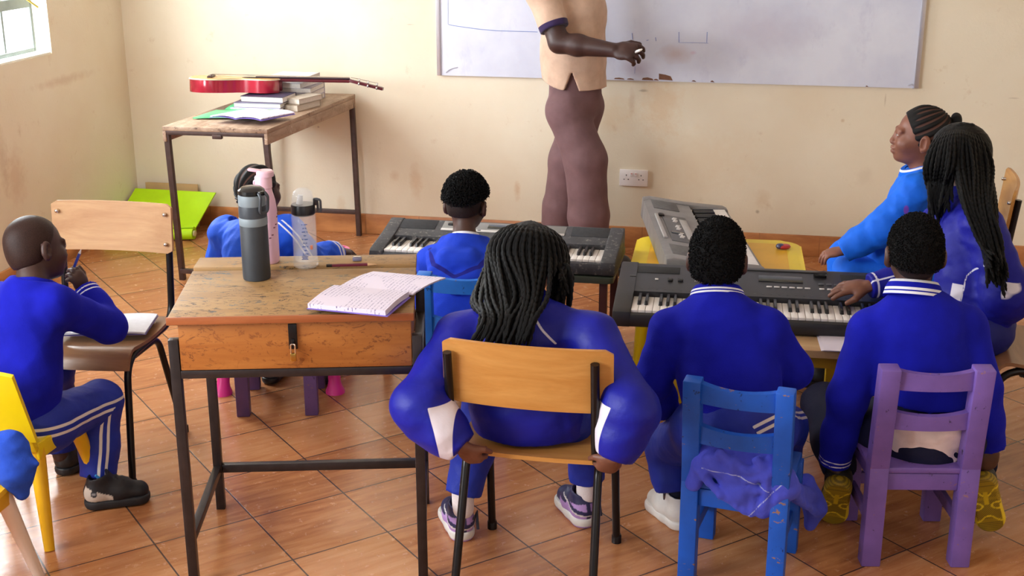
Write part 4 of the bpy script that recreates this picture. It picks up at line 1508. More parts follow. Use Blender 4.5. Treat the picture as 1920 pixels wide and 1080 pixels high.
def corner_things():
    # lime mat leaning in the corner, its lower edge rolled
    lime = plain('lime_foam', (186, 236, 0), .55, 0, .05, 10, .4, .2)
    pl = [flo(318, 452, .015), flo(372, 446, .03)]
    t = thing('foam_mat', 'lime green foam mat leaning in the corner with its lower edge rolled up', 'mat', (-3.1, 6.2, 0))
    tl, tr = np.array([-3.418, 6.40, .20]), np.array([-2.93, 6.375, .205])
    bl_, br_ = np.array([-3.41, 6.00, .055]), np.array([-2.965, 6.14, .045])
    o = np.array([-3.1, 6.2, 0])
    b = B()
    def fn(u, v):
        top = tl + (tr - tl) * u; bot = bl_ + (br_ - bl_) * u
        p = top + (bot - top) * v
        p = p + np.array([-.02 * math.sin(math.pi * v) * (u > .5) * (u - .5) * 2, .05 * math.sin(math.pi * v) * .6, -.02 * math.sin(math.pi * v) * .8 * u])
        return p - o
    sheet(b, fn, 14, 14, .008); obj('mat_sheet', b, lime, t, 60)
    b = B()
    n = 44
    rings = []
    ax = (br_ - bl_)
    for k in range(n):
        a = k / n * 2 * math.pi * 2.4 ; r = .034 - .022 * k / n
        rings.append((r * math.cos(a + math.pi / 2) , r * math.sin(a + math.pi / 2)))
    def roll(u, v):
        p = bl_ + ax * u
        i = min(n - 1, int(v * (n - 1) + .5)); y, z = rings[i]
        return np.array([p[0], p[1] - y * 1.0 - .034 * 0, .036 + z]) - o
    sheet(b, roll, 6, n - 1, .006); obj('mat_roll', b, lime, t, 60)
    b = B(); M = Matrix.Rotation(math.pi / 2, 4, 'Y'); lathe(b, [(0, 0), (.016, 0), (.016, .02), (0, .02)], 16, Matrix.Translation(Vector(br_ - o) + Vector((-.012, 0, -.009))) @ M); obj('roll_core', b, plain('foam_edge', (206, 200, 150), .8), t, 60)
    # cardboard behind it
    t = thing('cardboard_sheet', 'brown cardboard leaning on the wall behind the lime green mat', 'cardboard', (-3.21, 6.40, 0))
    b = B(); M3 = Matrix.Rotation(math.radians(-4), 3, 'X')
    for k in range(2): box(b, (.004 * k, .010 + .006 * k, .118), (.31 - .01 * k, .004, .236), M3, .001)
    obj('board', b, plain('brown_cardboard', (190, 158, 112), .85, 0, .06), t, 40)
    # double socket
    a, c = at(1162, 319, WALL_Y), at(1215, 347, WALL_Y)
    m = (a + c) / 2
    t = thing('wall_socket', 'white double power socket on the back wall beside the standing man', 'socket', (m[0], WALL_Y, m[2]))
    b = B(); box(b, (0, -.006, 0), (.146, .012, .086), None, .003); pl_ = obj('face_plate', b, plain('white_plate', (236, 228, 226), .35, 0, .03), t, 40)
    for sx in (-1, 1):
        b = B(); box(b, (sx * .038, -.0121, .014), (.004, .0014, .008)); box(b, (sx * .038 - .011, -.0121, -.008), (.0065, .0014, .004)); box(b, (sx * .038 + .011, -.0121, -.008), (.0065, .0014, .004)); obj('pin_holes', b, plain('dark_slot', (30, 26, 26), .7), pl_, 40)
        b = B(); box(b, (sx * .011, -.014, .018), (.014, .006, .020), None, .0015); obj('rocker_switch', b, plain('switch_white', (232, 222, 222), .35, 0, .03), pl_, 40)
        b = B(); box(b, (sx * .011, -.0172, .0235), (.008, .001, .003)); obj('red_mark', b, plain('switch_red', (200, 70, 60), .4), pl_, 40)


corner_things()


def whiteboard():
    a, c = at(826, 139, WALL_Y), at(1716, 166, WALL_Y)
    x0, x1 = a[0], c[0]; z0 = (a[2] + c[2]) / 2; z1 = z0 + 1.18
    t = thing('whiteboard', 'large worn whiteboard with aluminium edges on the back wall', 'whiteboard', ((x0 + x1) / 2, WALL_Y, z0))
    o = np.array([(x0 + x1) / 2, WALL_Y, z0])
    m = NT('whiteboard_enamel'); v = m.coord()
    n = m.noise(v, 2.2, 5, .6)
    col = m.ramp(n, [(.35, lin((204, 208, 228))), (.65, lin((222, 226, 240)))])
    sm = m.noise(m.coord(scale=(1, 1, .5)), 9, 5, .7)
    col = m.mix(m.ramp(sm, [(.58, (0, 0, 0, 1)), (.75, (.35, .35, .35, 1))]), col, lin((176, 176, 206)))
    for (px, py, rx, rz, cc, am) in ((1268, 100, .10, .055, (186, 158, 150), .5), (1300, 98, .02, .012, (206, 160, 190), .4), (1200, 130, .10, .06, (176, 160, 180), .5), (1430, 60, .35, .14, (196, 190, 208), .5)):
        p = at(px, py, WALL_Y) - o
        mp = m.n('ShaderNodeMapping'); mp.inputs['Location'].default_value = (-p[0] / rx, 0, -p[2] / rz); mp.inputs['Scale'].default_value = (1 / rx, .01, 1 / rz)
        tc = m.n('ShaderNodeTexCoord'); m.l(tc.outputs['Object'], mp.inputs['Vector'])
        ln = m.n('ShaderNodeVectorMath', operation='LENGTH'); m.l(mp.outputs[0], ln.inputs[0])
        d = m.math('ADD', ln.outputs['Value'], m.math('MULTIPLY', m.math('SUBTRACT', m.noise(v, 16, 3), .5), .8))
        col = m.mix(m.ramp(d, [(.2, (am, am, am, 1)), (1, (0, 0, 0, 1))]), col, lin(cc))
    m.base(col); wm = m.set(.38, 0, .4)
    L = x1 - x0; Hh = z1 - z0
    b = B(); box(b, (0, -.010, Hh / 2), (L, .016, Hh)); obj('board', b, wm, t, 40)
    al = plain('aluminium_edge', (206, 206, 212), .35, .7, .05)
    for sx in (-1, 1):
        b = B(); box(b, (sx * (L / 2 + .002), -.0125, Hh / 2), (.022, .025, Hh), None, .002); obj('side_edge', b, al, t, 40)
    b = B(); box(b, (0, -.0125, Hh + .008), (L, .025, .022), None, .002); obj('top_edge', b, al, t, 40)
    ink = plain('faded_blue_ink', (120, 140, 200), .7); 
    def mark(pts, r=.0016):
        b = B(); tube(b, [Vector(at(x, y, WALL_Y - .0187) - o) for x, y in pts], r, 5); return obj('pen_line', b, ink, t, 60)
    mark([(841, 46), (850, 48), (870, 51), (900, 55), (930, 57.5), (960, 58.5), (1008, 60)])
    mark([(840, 0), (840, 46)], .0008)
    mark([(1185, 62), (1186, 74)]); mark([(1229, 70), (1230, 77)]); mark([(1273, 60), (1273, 80)]); mark([(1326, 60), (1325, 80)]); mark([(1274, 80), (1300, 80), (1328, 81)], .0008); mark([(1212, 76), (1216, 75)])
    mark([(1191, 110), (1190, 138)], .0007)
    # peeled surface along the lower edge and lifted corners
    br = plain('bare_hardboard', (120, 82, 62), .8, 0, .2, 60)
    b = B()
    pts = [at(x, y, WALL_Y) - o for x, y in ((1236, 148), (1236, 137), (1248, 139), (1258, 142), (1262, 150))]
    M = Matrix(((1, 0, 0, 0), (0, 0, 1, -.0195), (0, 1, 0, 0), (0, 0, 0, 1)))
    prism(b, [(p[0], p[2]) for p in pts], 0, .0012, M); obj('bare_patch', b, br, t, 40)
    for (xa, xb, h) in ((1152, 1172, 2), (1176, 1190, 1.6), (1204, 1226, 3.5), (1226, 1236, 2), (1297, 1306, 1.5), (1332, 1340, 2), (1622, 1628, 1.5)):
        q = [at(x, y, WALL_Y) - o for x, y in ((xa, 147 + (xa - 1150) * .03), (xa + 2, 147 + (xa - 1150) * .03 - h), ((xa + xb) / 2, 147 + (xa - 1150) * .03 - h * 1.3), (xb - 2, 147 + (xb - 1150) * .03 - h * .8), (xb, 147.5 + (xb - 1150) * .03))]
        b = B(); prism(b, [(p[0], max(p[2], .0)) for p in q], 0, .0012, M); obj('bare_patch', b, br, t, 40)
    b = B(); tube(b, [Vector(at(x, y, WALL_Y - .021) - o) for x, y in ((836, 136), (843, 130), (852, 127), (858, 126))], .0025, 6); tube(b, [Vector(at(x, y, WALL_Y - .021) - o) for x, y in ((1703, 160), (1710, 158), (1716, 163), (1711, 166))], .004, 6); obj('lifted_corner', b, plain('lifted_laminate', (190, 190, 206), .5), t, 40)


whiteboard()


# ------------------------------------------------------------------ keyboards
def key_meshes():
    b = B(); box(b, (0, 0, 0), (.0222, .145, .012), None, .0015); mw = bpy.data.meshes.new('white_key'); b.to_mesh(mw); b.free(); mw.materials.append(MAT['key_white'])
    b = B(); vs = box(b, (0, 0, 0), (.0125, .092, .016), None, .002)
    for v in vs:
        if v.co.z > 0: v.co.x *= .78; v.co.y = v.co.y * .95 + .002
    mb = bpy.data.meshes.new('black_key'); b.to_mesh(mb); b.free(); mb.materials.append(MAT['key_black'])
    for m in (mw, mb): m.shade_smooth(); m.set_sharp_from_angle(angle=math.radians(30))
    return mw, mb


KW, KB = key_meshes()


def keyboard(label, loc, rz, case, D=.36, L=.945, extras=None, start=0, side=.042, H0=.052, H1=.098):
    """61-key electronic keyboard; local x along the keys, +y away from the player, origin under the front edge centre"""
    t = thing('electronic_keyboard', label, 'keyboard', loc, rz, 'electronic keyboards')
    kz = .058
    keyD = .145
    side = (L - 36 * .0235) / 2
    # case: profile extruded along x
    prof = [(0, .012), (.004, .004), (D - .01, .004), (D, .02), (D - .004, H1), (D - .03, H1 + .004), (.19, kz + .018), (.172, kz + .016), (.168, .036), (.018, .036), (.016, kz - .008), (.004, kz - .012), (0, kz - .022)]
    M = Matrix(((0, 0, 1, 0), (1, 0, 0, 0), (0, 1, 0, 0), (0, 0, 0, 1)))
    b = B(); prism(b, prof, -L / 2 + .012, L / 2 - .012, M); body = obj('case', b, case, t, 30)
    for sx in (-1, 1):
        b = B(); pr = [(-.001, .010), (.006, .002), (D - .01, .002), (D + .002, .02), (D - .003, H1 + .003), (D - .03, H1 + .008), (.19, kz + .022), (.02, kz + .004), (.004, kz - .004), (-.001, kz - .02)]
        x0, x1 = (L / 2 - side, L / 2) if sx > 0 else (-L / 2, -L / 2 + side)
        prism(b, pr, x0, x1, M, .004); obj('end_cheek', b, case, t, 40)
    for k in range(36):
        o = bpy.data.objects.new('white_key', KW); COL.objects.link(o); o.parent = t
        o.location = ((k - 17.5) * .0235, .018 + keyD / 2, kz - .006)
    for k in range(35):
        if k % 7 in (0, 1, 3, 4, 5):
            o = bpy.data.objects.new('black_key', KB); COL.objects.link(o); o.parent = t
            o.location = ((k - 17) * .0235, .018 + keyD - .046, kz + .006)
    sl = math.atan2(H1 + .004 - kz - .018, D - .03 - .19)
    def panel(name, x, v, w, d, h, m, parent=body, bev=.0015):
        y = .19 + v * (D - .22); z = kz + .018 + v * (H1 + .004 - kz - .018)
        b = B(); box(b, (x, y, z + h / 2 - .0005), (w, d, h), Matrix.Rotation(sl, 3, 'X'), bev)
        return obj(name, b, m, parent, 40)
    if extras: extras(panel, L, D, t)
    return t


def ex_black(panel, L, D, t):
    for x in (-.30, -.145, -.045 + .0): pass
    for k in range(6): panel('panel_button', .03 + k * .0255, .30, .019, .007, .004, MAT['btn'])
    for k in range(5): panel('panel_button', .205 + k * .026, .30, .017, .008, .004, MAT['btn'])
    for k in range(5): panel('panel_button', .205 + k * .026, .48, .018, .012, .004, MAT['btn_dark'])
    for x in (-.352, -.215): panel('panel_button', x, .40, .012, .009, .004, MAT['btn'])
    panel('display', .07, .62, .15, .05, .003, MAT['screen'])
    for x in (-.305, -.27): panel('knob', x, .38, .018, .018, .008, MAT['kb_black'], bev=.006)
    panel('wheel', -.435, .46, .022, .014, .006, MAT['key_black'])
    panel('slot', .03, .95, .40, .012, .003, MAT['key_black'])
    panel('badge', .205, .80, .045, .022, .003, MAT['key_black'], bev=.008)
    for s in (-1, 1): panel('speaker_grille', s * .36, .78, .17, .055, .002, plain('grille_black', (26, 26, 28), .8))
    for k in range(30): panel('printed_mark', -.40 + k * .0272, .02, .008, .003, .0012, MAT['btn_dark'], bev=0)


def ex_grey(panel, L, D, t):
    gr = plain('light_panel', (126, 124, 122), .5)
    panel('light_strip', -.0, .42, .50, .016, .004, plain('pale_strip', (190, 184, 180), .5))
    panel('display', .0, .74, .13, .035, .004, MAT['screen'])
    panel('control_panel', .0, .72, .50, .07, .002, gr)
    for k in range(5): panel('panel_button', -.19 + k * .024, .42, .014, .006, .006, MAT['btn_dark'])
    for k in range(4): panel('panel_button', .10 + k * .024, .42, .014, .006, .006, MAT['btn_dark'])
    panel('knob', -.215, .75, .03, .02, .010, MAT['key_black'], bev=.006)
    for s in (-1, 1): panel('speaker_grille', s * .36, .70, .17, .08, .002, plain('grille_grey', (44, 44, 47), .9, 0, .2, 60))


def ex_silver(panel, L, D, t):
    pale = plain('pale_silver', (168, 164, 162), .4, .2)
    panel('control_panel', -.02, .52, .40, .10, .003, plain('graphite_panel', (92, 90, 92), .5))
    panel('display', -.02, .30, .30, .030, .005, pale)
    panel('light_strip', -.02, 1.0, .36, .014, .008, pale)
    for r in range(3):
        for k in range(4): panel('panel_button', -.16 + r * .12 + k * .018, .55 - .04 * (k % 2), .011, .016, .007, MAT['btn'])
    panel('display', -.10, .62, .03, .05, .006, MAT['screen'])
    panel('knob', .16, .86, .03, .025, .012, MAT['key_black'], bev=.006)
    for s in (-1, 1): panel('speaker_grille', s * .36, .62, .16, .11, .003, plain('grille_silver', (96, 94, 94), .7, .2, .2, 60))


keyboard('black electronic keyboard on the table in front of the two boys', (.022, 3.985, .424), math.radians(2.2), MAT['kb_black'], .43, .965, ex_black)
keyboard('dusty dark grey keyboard in front of the boy in the hooded top', (-1.0, 4.555, .412), math.radians(.4), MAT['kb_grey'], .345, .955, ex_grey)
_a = math.radians(101)
keyboard('silver grey keyboard lying diagonally on the yellow table by the wall', (-.055, 4.995, .424), _a, MAT['kb_silver'], .37, .96, ex_silver)


# ------------------------------------------------------------------ low tables
def low_table():
    t = thing('low_table', 'tan topped low table with yellow legs under the black keyboard', 'table', (.015, 4.165, 0), math.radians(2))
    b = B(); prism(b, rrect(.67, .60, .06), .398, .422, None, .003); obj('table_top', b, MAT['tan_table'], t, 40)
    for sx in (-1, 1):
        for sy in (-1, 1):
            b = B(); bar(b, (sx * .275, sy * .24, 0), (sx * .275, sy * .24, .40), .045, .045, .004); obj('leg', b, plain('mustard_paint', (206, 172, 20), .5), t, 40)
    am = plain('mustard_apron', (190, 150, 40), .5)
    for sy in (-1, 1):
        b = B(); bar(b, (-.275, sy * .24, .37), (.275, sy * .24, .37), .018, .05, .002, (0, 1, 0)); obj('apron', b, am, t, 40)
    # paper on it
    c = (flo(1540, 658, .424) + flo(1588, 664, .424) + flo(1522, 613, .424) + flo(1592, 617, .424)) / 4
    p = thing('paper_sheets', 'few white paper sheets on the tan table beside the boy on the purple chair', 'paper', (c[0] + .03, c[1] - .012, .4225), math.radians(-3))
    for k in range(3):
        b = B(); sheet(b, lambda u, v, k=k: ((u - .5) * .15 + .004 * k - .05 * (v - .5) * .5, (v - .5) * .20 - .003 * k, .0012 + .0022 * k + .002 * math.sin(3 * u)), 6, 6, .0012); obj('sheet', b, MAT['paper'], p, 40)
    # yellow plastic table by the wall
    t = thing('plastic_table', 'yellow plastic child table by the wall under the silver keyboard', 'table', (-.155, 4.86, 0), math.radians(2))
    b = B(); prism(b, rrect(.66, .60, .08, 7), .385, .422, None, .010); top = obj('table_top', b, MAT['yellow'], t, 40)
    b = B(); prism(b, rrect(.54, .48, .05, 6), .4215, .4235, None, .0008); obj('inset_panel', b, MAT['amber'], top, 40)
    for sx in (-1, 1):
        for sy in (-1, 1):
            b = B(); tube(b, [(sx * .26, sy * .23, .39), (sx * .285, sy * .255, 0)], [.03, .022], 12); obj('leg', b, MAT['yellow'], t, 40)
    c = flo(1470, 466, .425)
    m = thing('small_toy', 'small red and dark blue rounded toy on the yellow table by the wall', 'toy', tuple(c), .4)
    b = B(); lathe(b, [(0, .0), (.018, .002), (.022, .008), (.018, .015), (0, .019)], 20, Matrix.Scale(1.25, 4, (1, 0, 0))); obj('shell', b, plain('red_shell', (176, 40, 40), .35), m, 40)
    b = B(); lathe(b, [(0, .0), (.016, .002), (.019, .008), (.015, .016), (0, .0195)], 20, Matrix.Translation((-.014, .004, .001))); obj('shell_half', b, plain('navy_shell', (40, 40, 80), .35), m, 40)
    # table under the dark grey keyboard
    t = thing('low_table', 'low dark green topped table under the dusty dark grey keyboard', 'table', (-1.0, 4.78, 0), math.radians(.5))
    b = B(); prism(b, rrect(.94, .46, .02), .385, .409, None, .003); obj('table_top', b, plain('dark_green_board', (66, 76, 66), .5), t, 40)
    for sx in (-1, 1):
        for sy in (-1, 1):
            b = B(); bar(b, (sx * .43, sy * .19, 0), (sx * .43, sy * .19, .386), .03, .03, .003); obj('leg', b, plain('maroon_leg', (84, 40, 36), .5), t, 40)
    # pink table of the girl behind the bottles
    A = math.radians(13)
    t = thing('plastic_table', 'pink plastic child table at the girl behind the bottles', 'table', (-1.80, 4.49, 0), A)
    b = B(); prism(b, rrect(.47, .46, .05, 6), .392, .425, None, .008); top = obj('table_top', b, MAT['pale_pink'], t, 40)
    b = B()
    for k in range(3): prism(b, rrect(.055, .022, .008, 3, .07 * (k - 1) + .12, .19), .4255, .4262)
    obj('grip_slot', b, plain('deep_pink_slot', (206, 60, 110), .6), top, 40)
    for sx in (-1, 1):
        for sy in (-1, 1):
            fx, fy = sx * .21, sy * .24 - (.07 if sy < 0 else 0); sh_ = Matrix.Identity(4); sh_[0][2] = (sx * .185 - fx) / .39; sh_[1][2] = (sy * .18 - fy) / .39
            b = B(); lathe(b, [(0, 0), (.036, 0), (.036, .008), (.028, .022), (.0235, .04), (.024, .392), (0, .392)], 20, Matrix.Translation((fx, fy, 0)) @ sh_); obj('leg', b, MAT['pink'], t, 40)


low_table()


# exercise book on the seat of the pale chair, pen in the boy's hand comes with him
def small_books():
    c = (flo(130, 632, .445) + flo(252, 622, .445) + flo(258, 586, .445) + flo(150, 590, .445)) / 4
    t = thing('exercise_book', 'open exercise book on the seat of the pale chair at left', 'book', (-2.06, 3.60, .447), math.radians(14))
    b = B(); sheet(b, lambda u, v: ((u - .5) * .27, (v - .5) * .185, .004 + .004 * abs(math.sin(2 * math.pi * u)) ** .6), 24, 4, .006); obj('pages', b, plain('lined_page', (222, 224, 232), .8, 0, .05, 60), t, 50)
    b = B(); sheet(b, lambda u, v: ((u - .5) * .276, (v - .5) * .19, .0006), 4, 4, .0014); obj('cover', b, plain('dull_violet_cover', (110, 96, 150), .6), t, 50)


small_books()


# ------------------------------------------------------------------ loose garments
MAT.update(royal=fabric('royal_blue_fleece', (76, 84, 206), (170, 178, 226), .9, .3, 200, None, .15, .6),
           hung=fabric('faded_blue_cloth', (40, 76, 186), None, .9, .2, 200, None, .2, .8))
def garments():
    base = at(1410, 900, 3.16); base[2] = 0
    pts = [at(1300, 850, 3.16), at(1480, 990, 3.2), at(1540, 1000, 3.38), at(1280, 900, 3.2), at(1400, 1000, 3.2)]
    lo, hi = bounds(pts, .10)
    S = SDF(lo, hi, .0042)
    A = lambda x, y, Y: at(x, y, Y)
    S.cap(A(1318, 868, 3.12), A(1300, 905, 3.12), .030, .022, .02)
    S.cap(A(1335, 855, 3.13), A(1450, 872, 3.14), .034, .036, .03)
    S.chain([A(1345, 870, 3.115), A(1385, 920, 3.105), A(1425, 955, 3.11)], [.030, .034, .022], .02)
    S.chain([A(1450, 872, 3.12), A(1470, 910, 3.115), A(1440, 950, 3.115)], [.034, .038, .026], .02)
    S.cap(A(1400, 880, 3.15), A(1430, 930, 3.13), .040, .040, .03)
    for (xa, ya, xm, ym, xb, yb, rr) in ((1325, 860, 1370, 925, 1455, 880, .013), (1335, 858, 1400, 955, 1475, 900, .012), (1375, 862, 1395, 900, 1435, 872, .012), (1350, 850, 1385, 880, 1380, 915, .014),
                                         (1310, 880, 1345, 930, 1410, 962, .012), (1420, 865, 1450, 900, 1430, 950, .013), (1480, 915, 1500, 945, 1530, 960, .010)):
        q0, q1, q2 = A(xa, ya, 3.095), A(xm, ym, 3.082), A(xb, yb, 3.095)
        if xa > 1470: q0, q1, q2 = A(xa, ya, 3.14), A(xm, ym, 3.24), A(xb, yb, 3.36)
        pl = [q0 * (1 - s) ** 2 + q1 * 2 * s * (1 - s) + q2 * s * s for s in np.linspace(0, 1, 9)]
        S.chain(pl, [rr] * 9, .007)
    S.cap(A(1460, 905, 3.16), A(1515, 935, 3.38), .026, .030, .02)
    S.chain([A(1512, 905, 3.39), A(1528, 950, 3.40), A(1520, 985, 3.40)], [.026, .032, .018], .02)
    S.fold(.0030, 70, 4)
    p1 = [A(1350, 885, 3.08), A(1380, 893, 3.07), A(1412, 910, 3.07)]
    p2 = [A(1465, 912, 3.07), A(1430, 945, 3.07), A(1405, 968, 3.08)]
    def mk(v):
        m = np.full(len(v), -1.0)
        for pl in (p1, p2):
            dd, r, tt, run = seg_param(v, pl)
            m = np.maximum(m, np.where(dd < .05, .0022 - np.abs(np.einsum('ij,ij->i', r, np.cross(tt, np.tile(V3(0, -1, 0), (len(v), 1))))), -1))
        return m
    o = S.obj('sweatshirt', MAT['royal'], None, base, {'m': mk})
    o.location = base; tag(o, 'royal blue sweatshirt bunched through the lower back rails of the blue chair in front', 'sweatshirt')
    base = at(35, 880, 2.75); base[2] = 0
    lo, hi = bounds([at(-60, 800, 2.78), at(75, 870, 2.76), at(40, 945, 2.74), at(-60, 930, 2.8)], .10)
    S = SDF(lo, hi, .0042)
    S.chain([A(-40, 835, 2.80), A(20, 840, 2.78), A(56, 866, 2.77)], [.045, .040, .016], .03)
    S.chain([A(10, 850, 2.77), A(30, 890, 2.75), A(42, 925, 2.74)], [.045, .040, .020], .03)
    S.chain([A(-30, 860, 2.80), A(-20, 915, 2.80)], [.045, .03], .03)
    S.cap(A(56, 866, 2.77), A(70, 870, 2.77), .010, .006, .01)
    S.fold(.003, 60, 9)
    o = S.obj('draped_garment', MAT['hung'], None, base)
    o.location = base; tag(o, 'blue garment hanging over the plastic chair at the lower left edge', 'garment')


garments()
# ------------------------------------------------------------------ clothes
def eye_mat():
    t = NT('eye')
    a = t.n('ShaderNodeAttribute', attribute_name='m')
    f = t.math('GREATER_THAN', a.outputs['Fac'], 0.0)
    t.base(t.mix(f, lin((176, 164, 154)), lin((16, 10, 9))))
    return t.set(.12, 0, .5)


MAT['eye'] = eye_mat()
MAT.update(
    skin_a=skin('dark_brown_skin', (66, 42, 36)),
    skin_b=skin('deep_brown_skin', (74, 46, 36)),
    skin_c=skin('brown_skin', (128, 80, 62)),
    skin_d=skin('mid_brown_skin', (112, 70, 54)),
    skin_man=skin('man_brown_skin', (62, 38, 34)),
    hair=hairmat('black_afro_hair'),
    stubble=hairmat('close_cropped_hair', (36, 24, 21), .5, 500, .25),
    braid=hairmat('black_plaited_hair', (11, 10, 11), .42, 700, .7),
    knit=fabric('royal_blue_knit', (18, 23, 158), (226, 226, 236), .9, .25, 320, None, .15, .35),
    hoodie=fabric('blue_hooded_fleece', (30, 60, 186), (30, 30, 120), .9, .25, 240, None, .15, .6),
    sky_jacket=fabric('bright_blue_padded_jacket', (26, 104, 226), (236, 240, 248), .65, .15, 120, (120, 70, 190), .2, .35),
    mid_jacket=fabric('blue_jacket', (28, 84, 214), (226, 226, 236), .65, .15, 120, None, .25, .4),
    track=fabric('royal_blue_track_top', (17, 24, 146), (222, 214, 224), .5, .10, 90, (222, 216, 232), .3, .3),
    dark_track=fabric('deep_blue_track_top', (20, 22, 140), (226, 222, 236), .55, .10, 90, (216, 214, 228), .25, .3),
    trousers=fabric('blue_track_trousers', (28, 46, 150), (222, 214, 206), .6, .10, 110, None, .3, .8),
    dark_trousers=fabric('dark_track_trousers', (20, 26, 110), (222, 214, 206), .6, .10, 110, None, .3, .8),
    navy=fabric('navy_trousers', (22, 24, 52), None, .75, .1, 200),
    band=None,
)


def band_mat(name, c, rings, half, stripe=(230, 230, 238)):
    t = NT(name)
    a = t.n('ShaderNodeAttribute', attribute_name='t')
    f = None
    for r in rings:
        g = t.math('LESS_THAN', t.math('ABSOLUTE', t.math('SUBTRACT', a.outputs['Fac'], r)), half)
        f = g if f is None else t.math('MAXIMUM', f, g)
    t.base(t.mix(f, lin(c), lin(stripe)))
    t.bump(t.noise(t.coord(), 320, 2), .3, .003)
    return t.set(.9, 0, .15)


MAT['band'] = band_mat('striped_neckband', (18, 23, 158), (.30, .56), .075)
MAT['band2'] = band_mat('white_topped_neckband', (18, 23, 158), (.14, .40, .92), .085)


def top(name, root, base, mat, N, C, W, Pv, arms, r=(.115, .12, .125, .055), fwd=(0, 1, 0), flat=.68, sl=(.055, .05, .042), hem=None, up=None, fold=(.0022, 38, 1), attrs=None, vox=.005, extra=None, k=.035, neckcut=.012, label=None):
    pts = [N, C, W, Pv]
    for a in arms: pts += [a[0], a[1], a[2]]
    lo, hi = bounds(pts, .17)
    S = SDF(lo, hi, vox)
    fw = unit(fwd)
    S.chain([Pv, W, C], [r[0], r[1], r[2]], k, (fw, flat))
    S.chain([C, N], [r[2] * .84, r[3]], k, (fw, min(1, flat + .12)))
    if hem is not None: S.cut(hem[0], hem[1], .26)
    for a in arms:
        s3 = a[3] if len(a) > 3 and a[3] is not None else sl
        S.cap(C + (N - C) * .6, a[0], r[3] * 1.0, s3[0], k)
        S.chain([a[0], a[1]], [s3[0], s3[1]], .022)
        m = a[1] + (a[2] - a[1]) * .55
        S.chain([a[1], m, a[2] + unit(a[2] - a[1]) * .02], [s3[1], s3[1] * .45 + s3[2] * .55, s3[2]], .022)
    if extra: extra(S)
    if fold: S.fold(*fold)
    for a in arms: S.cut(a[2], a[2] - a[1], .085)
    u = unit(N - C) if up is None else unit(up)
    S.cut(N + u * neckcut, u, .095)
    return S.obj(name, mat, root, base, attrs, 1, None, label)


def trousers(name, root, base, mat, Pv, legs, r=(.10, .075, .06, .045), fwd=(0, 1, 0), attrs=None, fold=(.0022, 40, 2), topcut=None, vox=.005, extra=None):
    pts = [Pv]
    for l in legs: pts += [l[0], l[1], l[2]]
    lo, hi = bounds(pts, .13)
    S = SDF(lo, hi, vox)
    S.cap(Pv + V3(0, 0, .03), Pv, r[0], r[0] * 1.05, .03, (unit(fwd), .72))
    for l in legs:
        S.cap(Pv, l[0], r[0] * .85, r[1], .03)
        S.chain([l[0], l[1]], [r[1], r[2]], .03)
        m = l[1] + (l[2] - l[1]) * .6
        S.chain([l[1], m, l[2] + unit(l[2] - l[1]) * .02], [r[2], r[2] * .5 + r[3] * .5, r[3]], .03)
    if extra: extra(S)
    if fold: S.fold(*fold)
    for l in legs: S.cut(l[2], l[2] - l[1], .07)
    if topcut is not None: S.cut(topcut[0], topcut[1], .3)
    return S.obj(name, mat, root, base, attrs)


Zv = V3(0, 0, 1)


def mid(a, b, t=.5): return a + (b - a) * t


def cornrow_mat():
    t = NT('cornrow_hair')
    a = t.n('ShaderNodeAttribute', attribute_name='m')
    mr = t.n('ShaderNodeMapRange'); mr.inputs['From Min'].default_value = 0.0; mr.inputs['From Max'].default_value = 0.0008
    t.l(a.outputs['Fac'], mr.inputs['Value'])
    t.base(t.mix(mr.outputs[0], lin((13, 11, 12)), lin((84, 56, 48))))
    t.bump(t.noise(t.coord(), 600, 3, .7), .6, .003)
    return t.set(.6, 0, .25)


MAT['cornrow'] = cornrow_mat()


def scalp(rid, H, R, s, lim):
    # the partings between the rows show the scalp
    def fn(v):
        l = ((v - H) @ R) / s
        return rid(l[:, 0], l[:, 1], l[:, 2]) - lim
    return fn


